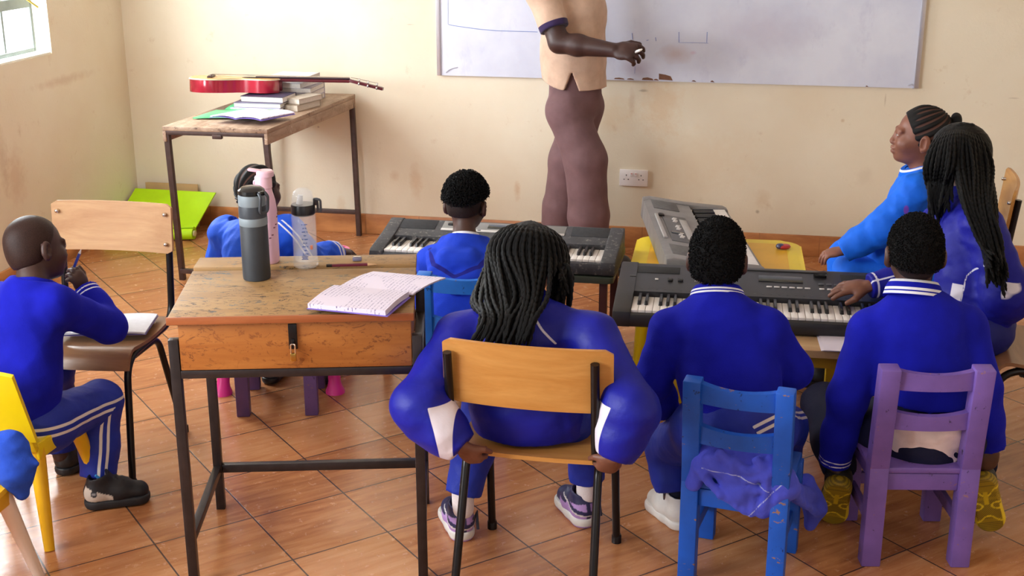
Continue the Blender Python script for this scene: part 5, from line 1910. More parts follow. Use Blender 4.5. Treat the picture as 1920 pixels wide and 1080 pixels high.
# ---- boy in a blue jumper on the yellow chair
def boy_left():
    H = at(67, 466, 3.26); face = V3(.47, .86, -.16); up = V3(-.34, -.12, 1)
    N = at(62, 530, 3.20); C = at(52, 600, 3.17); W = at(48, 690, 3.14); Pv = at(50, 785, 3.13)
    shR = at(104, 572, 3.16); elR = at(205, 612, 3.345); wrR = at(158, 543, 3.40)
    shL = at(8, 566, 3.30); elL = at(60, 600, 3.46); wrL = at(110, 612, 3.50)
    hpR = at(85, 795, 3.12); knR = at(190, 752, 3.34); anR = at(184, 893, 3.27)
    heel = at(160, 958, 3.195); toe = heel + V3(.165, .095, 0); heel[2] = .004; toe[2] = .004
    hpL = Pv + V3(-.075, .04, 0); knL = V3(-2.17, 3.42, .35); anL = V3(-2.16, 3.40, .09)
    tl = V3(-2.12, 3.50, .03)
    base = V3(Pv[0], Pv[1], 0)
    hd = dict(d=unit(at(128, 488, 3.36) - wrR), n=unit(V3(.8, -.35, .5)), side=V3(-.5, .2, .8), s=.92, curl=(.55, .8, .6))
    legs = [(hpR, knR, anR, mid(heel, toe, .6)), (hpL, knL, anL, tl)]
    arms = [(shR, elR, wrR, hd), (shL, elL, wrL, None)]
    root, base, R = figure('boy in a blue jumper on the yellow chair, chin on hand, pen in fist', base, H, face, up, .93, N, C, W, Pv, arms, legs, MAT['skin_a'], .95, (.7, .7, 0), vox=.0042)
    hair_cap(root, base, H, R, .93, hairmat('shaved_hair', (50, 33, 29), .5, 500, .2), .0014, .04, -.05, 0, name='hair', lift=.0)
    cm = cuff_mask([shR, elR, wrR], (.012, .026), .003)
    top('jumper', root, base, MAT['knit'], N, C, W, Pv + V3(0, 0, .02), [(shR, elR, wrR, (.058, .052, .038)), (shL, elL, wrL)], (.125, .12, .12, .062), V3(.5, .8, 0), .74, hem=(Pv + V3(0, 0, -.03), V3(.2, 0, -1)), attrs={'m': cm}, fold=(.0030, 28, 11))
    collar_ring('collar', root, base, N + V3(0, 0, -.004), unit(H - N) + V3(0, 0, 1), V3(.8, .5, 0), .055, .048, .02, MAT['knit'], False)
    st = stripe_mask([([hpR, knR, anR], V3(.66, -.74, .08))], .011, .0052)
    p1 = [at(102, 745, 3.07), at(140, 778, 3.07)]
    trousers('trousers', root, base, MAT['trousers'], Pv, legs, (.105, .082, .062, .052), V3(.5, .8, 0), {'m': st}, (.0026, 42, 3))
    def shoecol(v):
        q = .19 / .19
        c = np.tile(np.array(lin((26, 24, 30))[:3]), (len(v), 1))
        pan = (v[:, 1] < .085) & (v[:, 2] > .028) & (v[:, 2] < .080 - .45 * v[:, 1]) & (np.abs(v[:, 0]) > .012)
        c[pan] = lin((206, 190, 176))[:3]
        lg = (np.hypot(v[:, 1] - .030, v[:, 2] - .056) < .0095) & (v[:, 0] > 0); c[lg] = lin((40, 40, 48))[:3]
        lg = (np.hypot(v[:, 1] - .030, v[:, 2] - .056) < .005) & (v[:, 0] > 0); c[lg] = lin((150, 146, 146))[:3]
        return c
    sh = shoe(root, base, anR, heel, toe, .195, None, attrcol('black_cream_shoe'), plain('black_rubber', (30, 28, 32), .7), shoecol, 'shoe')
    b = B(); tube(b, [Vector(heel - base) + Vector((.05, -.005, .115)), Vector(heel - base) + Vector((.075, .02, .075))], .004, 8); obj('blue_lace', b, plain('blue_lace', (40, 140, 220), .6), sh)
    S = SDF(anR - .06, anR + .06, .004); S.cap(anR + V3(0, 0, -.045), anR + V3(0, 0, .01), .029, .031, .01); S.obj('sock', plain('grey_sock', (130, 124, 130), .9, 0, .1, 200), root, base)
    shoe(root, base, anL, tl + V3(-.05, -.12, -.026), tl + V3(.02, .05, -.026), .19, None, MAT['kb_black'], MAT['kb_black'])
    # pen held in the fist
    a = at(139, 500, 3.335); e = at(152, 468, 3.34)
    p = thing('pen', 'blue pen with white tip sticking up from the fist of the boy at left', 'pen', tuple(a))
    b = B(); tube(b, [(0, 0, 0), tuple((e - a) * .78)], .0042, 8); obj('pen_barrel', b, plain('blue_pen', (60, 80, 190), .3), p)
    b = B(); tube(b, [tuple((e - a) * .78), tuple((e - a))], [.0042, .0012], 8); obj('pen_tip', b, plain('pen_white', (226, 224, 230), .3), p)


boy_left()


# ---- girl behind the bottles
def girl_bottles():
    H = at(484, 358, 4.30); face = V3(.42, .9, -.05); up = V3(-.03, 0, 1)
    N = at(478, 420, 4.24); C = at(478, 470, 4.20); W = at(486, 545, 4.17); Pv = V3(-1.70, 4.13, .36)
    shL = at(424, 436, 4.26); elL = at(412, 505, 4.34); wrL = at(440, 520, 4.50)
    shR = at(540, 436, 4.22); elR = at(580, 490, 4.32); wrR = at(630, 472, 4.48)
    hL = Pv + V3(-.07, .03, 0); hR = Pv + V3(.07, .02, 0)
    kL = hL + V3(-.08, .27, .0); kR = hR + V3(.02, .28, .0); aL = kL + V3(.02, .0, -.27); aR = kR + V3(.0, .0, -.27)
    aL = np.array([-1.80, 4.30, .09]); aR = np.array([-1.60, 4.33, .09])
    base = V3(Pv[0], Pv[1], 0)
    legs = [(hL, kL, aL, aL + V3(-.01, .11, -.06)), (hR, kR, aR, aR + V3(.0, .11, -.06))]
    hd = dict(d=unit(V3(.75, .5, -.15)), n=unit(V3(.1, -.2, 1)), side=V3(-.6, .7, 0), s=.9, curl=(.25, .3, .2))
    root, base, R = figure('girl with cornrows in a blue jacket sitting behind the three bottles', base, H, face, up, .90, N, C, W, Pv, [(shL, elL, wrL, None), (shR, elR, wrR, hd)], legs, MAT['skin_a'], .92)
    def rid(x, y, z):
        a = np.arctan2(x, z + .02)
        return .0035 * np.cos(a * 17) * np.clip((.045 - y) / .03, 0, 1)
    hair_cap(root, base, H, R, .90, MAT['cornrow'], .006, .05, -.055, 0, ridges=rid, temple=.035, h=.003, attrs={'m': scalp(rid, H, R, .90, .0024)})
    ps = []
    for k in range(7):
        an = -1.9 + k * .07
        p0 = H + R @ (V3(.06 * math.sin(an), -.085 + .06 * (1 - math.cos(an * .5)), -.01) * .9)
        e = at(428 + k * 2, 450 + (k % 3) * 9, 4.20)
        ps.append([p0, mid(p0, e, .4) + R @ V3(-.02, -.02, .0), e])
    cm = cuff_mask([shL, elL, wrL], (.02, .035), .004)
    cm2 = stripe_mask([([shR, elR], V3(.4, -.8, .4))], .008, .0035)
    cm3 = cuff_mask([shR, elR, wrR], (.012, .030), .006)
    top('jacket', root, base, MAT['mid_jacket'], N, C, W, Pv + V3(0, 0, .02), [(shL, elL, wrL), (shR, elR, wrR)], (.11, .115, .12, .06), V3(0, 1, 0), .72, sl=(.06, .058, .045), attrs={'m': maxmask(cm, cm2, cm3)}, fold=(.004, 46, 21), hem=(Pv + V3(0, 0, -.03), (0, 0, -1)))
    trousers('trousers', root, base, MAT['dark_trousers'], Pv, legs, (.10, .072, .055, .045))
    g = plain('grey_shoe', (92, 92, 100), .6)
    for a in (aL, aR): shoe(root, base, a, a + V3(0, -.05, -.086), a + V3(.0, .12, -.086), .18, None, g, MAT['kb_black'])


girl_bottles()


# ---- boy in the hooded top
def boy_hood():
    H = at(874, 383, 4.22); face = V3(.10, .98, -.22); up = V3(0, 0, 1)
    N = at(872, 452, 4.16); C = at(868, 510, 4.12); W = at(864, 585, 4.08); Pv = V3(-.95, 4.06, .36)
    shL = at(812, 492, 4.14); elL = at(806, 570, 4.22); wrL = at(820, 560, 4.38)
    shR = at(930, 492, 4.14); elR = at(940, 565, 4.22); wrR = at(915, 540, 4.40)
    hL = Pv + V3(-.07, .03, 0); hR = Pv + V3(.07, .03, 0); kL = hL + V3(-.03, .27, .01); kR = hR + V3(.03, .27, .01)
    aL = kL + V3(0, .02, -.28); aR = kR + V3(0, .02, -.28)
    base = V3(Pv[0], Pv[1], 0)
    legs = [(hL, kL, aL, aL + V3(0, .11, -.06)), (hR, kR, aR, aR + V3(0, .11, -.06))]
    hd = lambda: dict(d=unit(V3(.1, .95, -.1)), n=V3(0, 0, 1), side=V3(1, 0, 0), s=.9, curl=(.3, .35, .3))
    h2 = hd(); h2['side'] = V3(-1, 0, 0)
    root, base, R = figure('boy with a flat top fade in a blue hooded top at the dusty keyboard', base, H, face, up, .90, N, C, W, Pv, [(shL, elL, wrL, hd()), (shR, elR, wrR, h2)], legs, MAT['skin_b'], .92)
    hair_cap(root, base, H, R, .90, MAT['hair'], .013, .06, .026, .0012, lift=.004, temple=.1, side=.6, curls=3000, curl_len=.010)
    hair_cap(root, base, H, R, .90, MAT['stubble'], .0022, .04, -.035, 0, name='faded_sides')
    def ex(S):
        for q in range(15):
            a = math.pi * 2 * q / 15; a2 = math.pi * 2 * (q + 1) / 15
            f = lambda an: N + V3(.072 * math.cos(an), .055 * math.sin(an) - .012, -.020 - .020 * math.sin(an) * 0 + (.012 if math.sin(an) > 0 else 0))
            S.cap(f(a), f(a2), .022, .022, .012)
        S.chain([N + V3(-.098, -.06, -.040), N + V3(-.070, -.125, -.080), N + V3(0, -.150, -.112), N + V3(.070, -.125, -.080), N + V3(.098, -.06, -.040)], [.026, .032, .036, .032, .026], .004)
        S.cap(N + V3(-.035, -.095, -.045), N + V3(.035, -.095, -.045), .046, .046, .012)
    rim_shade = [N + V3(-.112, -.05, -.022), N + V3(-.080, -.135, -.048), N + V3(0, -.165, -.078), N + V3(.080, -.135, -.048), N + V3(.112, -.05, -.022)]  # shadow line along the hood edge, painted dark into the cloth colour
    seam_and_rim_shade = lambda v: np.maximum(np.where((v[:, 1] < N[1] - .06) & (v[:, 2] < N[2] - .03) & (v[:, 2] > N[2] - .15), .0012 - np.abs(v[:, 0] - N[0] - .012), -1), .009 - seg_param(v, rim_shade)[0])
    top('hooded_top', root, base, MAT['hoodie'], N, C, W, Pv + V3(0, 0, .02), [(shL, elL, wrL), (shR, elR, wrR)], (.11, .115, .118, .062), V3(0, 1, 0), .72, sl=(.056, .052, .042), attrs={'m': seam_and_rim_shade}, fold=(.0018, 46, 31), extra=ex, neckcut=.022, hem=(Pv + V3(0, 0, -.03), (0, 0, -1)))
    collar_ring('collar', root, base, N + V3(0, .0, .004), unit(H - N), V3(0, 1, 0), .052, .047, .022, plain('white_collar', (232, 232, 240), .8), False)
    trousers('trousers', root, base, MAT['dark_trousers'], Pv, legs, (.10, .072, .055, .045))
    for a in (aL, aR): shoe(root, base, a, a + V3(0, -.05, -.086), a + V3(.0, .12, -.086), .18, None, MAT['kb_black'], MAT['kb_black'])


boy_hood()


# ---- girl with long braids on the school chair in the middle
def girl_middle():
    H = at(990, 492, 3.24); face = V3(.03, .93, -.35); up = V3(.03, .25, 1)
    N = at(985, 570, 3.14); C = at(985, 655, 3.09); W = at(985, 770, 3.06); Pv = V3(-.565, 3.07, .49)
    shL = at(862, 632, 3.07); elL = at(782, 762, 2.885); wrL = at(868, 838, 2.86)
    shR = at(1110, 632, 3.06); elR = at(1184, 768, 2.90); wrR = at(1153, 858, 2.875)
    hL = Pv + V3(-.085, .04, -.005); hR = Pv + V3(.085, .04, -.005)
    kL = V3(-.74, 3.34, .455); kR = V3(-.47, 3.36, .455)
    aL = at(868, 925, 3.24); aR = at(1101, 897, 3.40)
    base = V3(Pv[0], Pv[1], 0)
    hl = flo(872, 1018); hr = flo(1104, 992)
    tL = hl + V3(-.09, .165, 0); tR = hr + V3(-.10, .155, 0)
    legs = [(hL, kL, aL, mid(hl, tL, .6) + V3(0, 0, .03)), (hR, kR, aR, mid(hr, tR, .6) + V3(0, 0, .03))]
    hdR = dict(d=unit(V3(-.45, .35, -.75)), n=unit(V3(.1, -.9, -.4)), side=V3(-.9, -.1, .2), s=.95, curl=(.75, .9, .6))
    hdL = dict(d=unit(V3(.45, .35, -.75)), n=unit(V3(-.1, -.9, -.4)), side=V3(.9, -.1, .2), s=.95, curl=(.75, .9, .6))
    arms = [(shL, elL, wrL, hdL), (shR, elR, wrR, hdR)]
    root, base, R = figure('girl with long black braids and blue track top in the middle, seen from behind', base, H, face, up, .95, N, C, W, Pv, arms, legs, MAT['skin_d'], 1.0, vox=.0042)
    # white panel on the inner side of each sleeve, piping from the neck
    def panel(v):
        m = np.full(len(v), -1.0)
        for (sh, el, wr, sgn) in ((shL, elL, wrL, 1), (shR, elR, wrR, -1)):
            ax = unit(wr - sh); w = unit(V3(sgn * 1.0, -.42, -.05)); w = unit(w - ax * (w @ ax))
            dd, r, t, run = seg_param(v, [sh, el, wr])
            c = mid(mid(sh, wr, .5), el, .35)
            rel = v - c
            lateral = rel @ w
            low = sh[2] - .10 - v[:, 2]
            near = np.abs((v - el)[:, 0] * 1.0)
            inner = ((v[:, 0] - el[0]) * sgn - .052 + .02 * np.sin((v[:, 2] - el[2]) * 18))
            mm = np.minimum(inner, low)
            mm = np.minimum(mm, .085 - dd)
            body = np.abs(v[:, 0] - Pv[0]) - .150
            m = np.maximum(m, np.minimum(mm, body))
        return m
    def piping(v):
        m = np.full(len(v), -1.0)
        pr = [at(988, 592, 3.0), at(1015, 625, 3.0), at(1040, 648, 3.0)]
        d0 = (v[:, 1] < N[1] - .01)
        dd, r, t, run = seg_param(v * V3(1, 0, 1), [p * V3(1, 0, 1) for p in pr])
        pl = [p * V3(-1, 0, 1) + V3(2 * N[0], 0, 0) for p in pr]
        dd2, r, t, run = seg_param(v * V3(1, 0, 1), [p * V3(1, 0, 1) for p in pl])
        return np.where(d0, .0034 - np.minimum(dd, dd2), -1)
    def ex(S):
        for (sh, el, wr, sg) in ((shL, elL, wrL, -1), (shR, elR, wrR, 1)):
            S.ell(mid(el, wr, .15) + V3(-.01 * sg, 0, -.01), (.064, .06, .080), None, .03)
            S.ell(mid(el, wr, .6), (.055, .055, .06), None, .03)
    top('track_top', root, base, MAT['track'], N, C, W, Pv + V3(0, 0, .01), [(shL, elL, wrL, (.064, .066, .040)), (shR, elR, wrR, (.064, .066, .040))], (.15, .140, .135, .06), V3(0, 1, 0), .66, attrs={'m': panel, 'm2': piping}, fold=(.0036, 26, 41), extra=ex, hem=(Pv + V3(0, 0, -.058), (0, 0, -1)))
    collar_ring('collar', root, base, N + V3(0, 0, -.005), unit(H - N), V3(0, 1, 0), .062, .055, .04, MAT['track'], False)
    trousers('trousers', root, base, MAT['trousers'], Pv + V3(0, .01, -.01), legs, (.098, .086, .066, .052), fold=(.003, 40, 44))
    lil, nav, cre = lin((186, 146, 208))[:3], lin((44, 42, 84))[:3], lin((226, 220, 214))[:3]
    def col(v):
        c = np.tile(np.array(lil), (len(v), 1))
        y, z, x = v[:, 1], v[:, 2], np.abs(v[:, 0])
        nv = (z > .072 + .12 * np.maximum(0, .05 - y)) | (x < .007) & (y < .02) | (np.abs(z - .050 - .25 * y) < .006) & (y < .1) | (y > .085) & (z > .052) | (y > .14)
        c[nv] = nav
        wl = (np.abs(z - .0415 - .25 * y) < .0022) & (y < .12); c[wl] = cre
        return c
    def scol(v):
        c = np.tile(np.array(cre), (len(v), 1)); c[v[:, 2] < .007] = lil
        return c
    am, sm = attrcol('lilac_navy_shoe'), attrcol('cream_lilac_sole')
    for (h_, t_, a_) in ((hl, tL, aL), (hr, tR, aR)):
        s_ = shoe(root, base, a_, h_, t_, .20, None, am, sm, col, 'shoe', scol, .003, 1.15)
        y = unit(t_ - h_)
        b = B(); p = Vector(h_ - base) + Vector(y) * .03; tube(b, [p + Vector((.034, .0, .062)), p + Vector((.042, .012, .085)), p + Vector((.046, -.004, .060)), p + Vector((.050, -.012, .04))], .0045, 6); obj('strap', b, plain('navy_strap', (28, 26, 44), .6), s_)
        S = SDF(a_ - .07, a_ + .07, .004); S.cap(a_ + V3(0, -.0, -.05), a_ + V3(0, 0, .01), .031, .033, .01); S.obj('sock', plain('white_sock', (226, 214, 214), .9, 0, .06, 200), root, base)
    # hair: scalp cap and hanging braids
    hair_cap(root, base, H, R, .95, MAT['braid'], .010, .055, -.05, .001, lift=.003)
    ps = []
    rg = np.random.default_rng(12)
    for layer in range(5):
        n = 22
        for k in range(n):
            u = (k + .5 * (layer % 2)) / (n - 1) * 2 - 1           # -1 left .. 1 right
            az = u * 1.75
            rr = .081 + .0055 * layer
            top_ = H + R @ (V3(.018 * math.sin(az), .02 - .02 * layer * .3, .098 + .003 * layer) * .95)
            p1 = H + R @ (V3(rr * .82 * math.sin(az), -.012 - rr * .85 * math.cos(az), .078) * .95)
            p2 = H + R @ (V3(rr * 1.12 * math.sin(az), -.012 - rr * 1.1 * math.cos(az), .015) * .95)
            px = 993 + u * 84
            mid1 = at(px - 12 + 2 * layer + rg.normal() * 4, 545, 3.13 - .02 * layer + .06 * abs(u))
            mid1[1] = min(mid1[1], N[1] - .055 - .012 * layer + .07 * max(0, abs(u) - .6))
            q = [top_, p1, p2, mid1]
            if u > .42 and layer < 3:        # strands over the right shoulder
                e = at(1062 + rg.normal() * 5 - (1 - u) * 60, 575 + rg.normal() * 14, 3.16)
                q = [top_, p1, p2, at(1000 + u * 70, 520, 3.18), e]
            elif u > .5:
                e = at(1045 + rg.normal() * 10, 545 + rg.normal() * 14, 3.12); q = [top_, p1, p2, e]
            else:
                t = (u + 1) / 1.5
                e = at(892 + t * 100 + rg.normal() * 6, 642 + rg.normal() * 7, 2.975 - .010 * layer)
                m2 = at(908 + t * 98 + rg.normal() * 3, 600, 3.0 - .010 * layer)
                q += [m2, e]
            ps.append(q)
    ps.append([H + R @ V3(.08, -.03, .0), at(1066, 500, 3.16), at(1071, 540, 3.15), at(1068, 580, 3.15)])
    ps.append([H + R @ V3(-.07, -.03, .0), at(906, 540, 3.08), at(900, 600, 3.0), at(892, 640, 2.985)])
    braids(root, base, ps, MAT['braid'], .0058)


girl_middle()


# ---- boy on the blue chair
def boy_blue_chair():
    H = at(1345, 484, 3.46); face = V3(.02, .97, -.22); up = V3(0, .05, 1)
    N = at(1345, 556, 3.42); C = at(1350, 630, 3.37); W = at(1366, 715, 3.33); Pv = at(1378, 806, 3.28)
    shL = at(1256, 620, 3.38); elL = at(1222, 715, 3.36); wrL = at(1248, 768, 3.44)
    shR = at(1438, 618, 3.38); elR = at(1488, 694, 3.42); wrR = at(1432, 705, 3.55)
    hL = Pv + V3(-.085, .02, -.01); hR = Pv + V3(.08, .03, -.005)
    kL = at(1252, 838, 3.50); kR = at(1470, 800, 3.56)
    aL = at(1262, 920, 3.46); aR = kR + V3(.0, .06, -.24)
    base = V3(Pv[0], Pv[1], 0)
    hl = flo(1286, 990); hl[1] -= .02; tL = hl + V3(-.10, .13, 0)
    legs = [(hL, kL, aL, mid(hl, tL, .6) + V3(0, 0, .03)), (hR, kR, aR, aR + V3(.02, .10, -.06))]
    hdL = dict(d=unit(V3(.25, .45, -.6)), n=unit(V3(-.6, -.6, .2)), side=V3(.5, -.2, .6), s=.92, curl=(.5, .6, .4))
    hdR = dict(d=unit(V3(-.6, .5, 0)), n=unit(V3(.2, -.3, .9)), side=V3(0, .9, .2), s=.92, curl=(.4, .5, .4))
    root, base, R = figure('boy with short round hair in a blue jumper on the blue chair in front', base, H, face, up, .96, N, C, W, Pv, [(shL, elL, wrL, hdL), (shR, elR, wrR, hdR)], legs, MAT['skin_b'], .97, vox=.0045)
    hair_cap(root, base, H, R, .96, MAT['hair'], .014, .06, -.052, .0010, temple=.03, side=.35, curls=2600, curl_len=.005)
    hair_cap(root, base, H, R, .96, MAT['stubble'], .0025, .04, -.072, 0, name='nape_hair')
    top('jumper', root, base, MAT['knit'], N, C, W, Pv + V3(0, 0, .02), [(shL, elL, wrL), (shR, elR, wrR)], (.125, .132, .132, .052), V3(0, 1, 0), .68, sl=(.058, .052, .040), fold=(.0030, 26, 51), hem=(Pv + V3(0, 0, -.058), (0, 0, -1)))
    collar_ring('collar', root, base, N + V3(0, -.004, -.006), unit(H - N) + V3(0, .1, 0), V3(0, 1, 0), .078, .062, .036, MAT['band'])
    st = stripe_mask([([hR, kR], V3(.7, -.3, .7))], .009, .0048)
    trousers('trousers', root, base, MAT['trousers'], Pv, legs, (.115, .085, .064, .048), attrs={'m': st})
    w = plain('white_trainer', (226, 220, 214), .55, 0, .06, 40)
    shoe(root, base, aL, hl, tL, .195, None, w, w)
    shoe(root, base, aR, aR + V3(0, -.05, -.086), aR + V3(.02, .12, -.086), .195, None, w, w)
    S = SDF(aL - .07, aL + .07, .004); S.cap(aL + V3(0, 0, -.05), aL + V3(0, 0, .01), .028, .030, .01); S.obj('sock', plain('dark_sock', (40, 40, 60), .9), root, base)
    # light blue jacket lining seen under the right arm
    c = at(1428, 694, 3.46)
    S = SDF(c - .09, c + .09, .004); S.cap(at(1424, 680, 3.46), at(1432, 712, 3.47), .026, .022, .02); S.fold(.002, 70, 3)
    S.obj('shirt_tail', MAT['sky_jacket'], root, base, {'m': lambda v: .004 - np.abs(np.abs((v - c) @ unit(V3(.35, 0, 1)) + .022) - .008)})


boy_blue_chair()


# ---- boy on the purple chair
def boy_purple_chair():
    H = at(1715, 474, 3.58); face = V3(-.10, .97, -.20); up = V3(0, .05, 1)
    N = at(1712, 550, 3.55); C = at(1722, 630, 3.51); W = at(1728, 720, 3.49); Pv = at(1728, 822, 3.46)
    shL = at(1632, 622, 3.52); elL = at(1590, 745, 3.47); wrL = at(1564, 868, 3.50)
    shR = at(1808, 612, 3.54); elR = at(1842, 730, 3.50); wrR = at(1858, 838, 3.52)
    hL = Pv + V3(-.085, .04, -.01); hR = Pv + V3(.085, .04, -.01)
    kL = at(1545, 760, 3.78); kR = at(1800, 800, 3.80)
    heelL, toeL = at(1574, 908, 3.44), flo(1560, 1000) + V3(0, .05, .0)
    heelR, toeR = at(1842, 896, 3.47), flo(1862, 1020) + V3(0, .015, 0)
    toeL[2] = .012; toeR[2] = .012
    upL = unit(V3(.05, .80, .45)); upR = unit(V3(-.05, .88, .35))
    aL = heelL + upL * .075 + unit(heelL - toeL) * -.03; aR = heelR + upR * .075 + unit(heelR - toeR) * -.03
    base = V3(Pv[0], Pv[1], 0)
    legs = [(hL, kL, aL, mid(heelL, toeL, .6) + upL * .03), (hR, kR, aR, mid(heelR, toeR, .6) + upR * .03)]
    hdL = dict(d=unit(V3(.05, .2, -.9)), n=unit(V3(-.9, -.3, 0)), side=V3(0, -.9, 0), s=.95, curl=(.5, .6, .4))
    hdR = dict(d=unit(V3(.04, -.05, -1)), n=unit(V3(.55, -.8, 0)), side=V3(-.8, -.3, .2), s=1.0, curl=(.75, .95, .7))
    root, base, R = figure('boy with cropped hair in a blue jumper on the purple chair, white shirt tail out', base, H, face, up, .96, N, C, W, Pv, [(shL, elL, wrL, hdL), (shR, elR, wrR, hdR)], legs, MAT['skin_b'], .98, vox=.0045)
    hair_cap(root, base, H, R, .96, MAT['hair'], .011, .06, -.030, .0008, temple=.05, side=.35, curls=2600, curl_len=.004)
    hair_cap(root, base, H, R, .96, MAT['stubble'], .0025, .04, -.068, 0, name='faded_sides')
    cm = cuff_mask([shL, elL, wrL], (.014, .026), .0028)
    top('jumper', root, base, MAT['knit'], N, C, W, Pv + V3(0, 0, .06), [(shL, elL, wrL, (.062, .056, .046)), (shR, elR, wrR, (.060, .052, .042))], (.132, .136, .136, .052), V3(0, 1, 0), .70, attrs={'m': cm}, fold=(.0030, 26, 61), hem=(at(1728, 782, 3.36), V3(0, .2, -1)))
    collar_ring('collar', root, base, N + V3(0, -.006, -.008), unit(H - N) + V3(.06, .1, 0), V3(0, 1, 0), .082, .064, .044, MAT['band2'])
    S = SDF(Pv - V3(.17, .16, .10), Pv + V3(.17, .14, .12), .0045)
    S.cap(Pv + V3(0, -.012, .05), Pv + V3(.0, -.014, .0), .134, .122, .03, (V3(0, 1, 0), .76)); S.fold(.004, 52, 8); S.cut(Pv + V3(0, 0, -.005), V3(.12, .5, -1)); S.cut(Pv + V3(0, 0, .09), Zv)
    S.obj('shirt_tail', fabric('white_shirt', (226, 206, 204), None, .8, .1, 260), root, base)
    trousers('trousers', root, base, MAT['navy'], Pv + V3(0, 0, -.005), legs, (.122, .088, .066, .05))
    ye, dk, br = lin((214, 178, 20))[:3], lin((120, 98, 22))[:3], lin((238, 206, 40))[:3]
    def scol(v):
        x, y = v[:, 0], v[:, 1]
        c = np.tile(np.array(lin((168, 138, 20))[:3]), (len(v), 1))
        st = np.sin(y * 900) > .2
        c[((y < .035) | (y > .150)) & st] = dk
        dots = (np.sin(x * 950) * np.sin(y * 950) > .1) & (y > .055) & (y < .15); c[dots] = dk
        for (yc, a, amp) in ((.055, 1, .014), (.148, -1, .010)):
            ln = np.abs(y - yc - a * amp * np.cos(x * 95)) < .0030; c[ln] = br
        for sx in (-1, 1):
            d = np.abs(np.hypot((x - sx * .028) * 1.0, (y - .102) * 1.3) - .015) < .0028; c[d] = br
        ed = np.hypot(x, 0) > .0345; c[ed & (y > .1)] = br
        c[(np.abs(x) < .008) & (np.abs(y - .075) < .022)] = ye
        return c
    up_ = attrcol('black_yellow_shoe'); 
    def ucol(v):
        c = np.tile(np.array(lin((40, 36, 34))[:3]), (len(v), 1)); c[(v[:, 2] < .034)] = ye
        c[(v[:, 2] > .088) & (v[:, 1] < .03)] = lin((230, 90, 50))[:3]
        return c
    sm = attrcol('yellow_treaded_sole', .6)
    for (h_, t_, u_, a_) in ((heelL, toeL, upL, aL), (heelR, toeR, upR, aR)):
        shoe(root, base, a_, h_, t_, .205, u_, up_, sm, ucol, 'shoe', scol, .003, 1.25, None, 'yellow treaded sole')


boy_purple_chair()


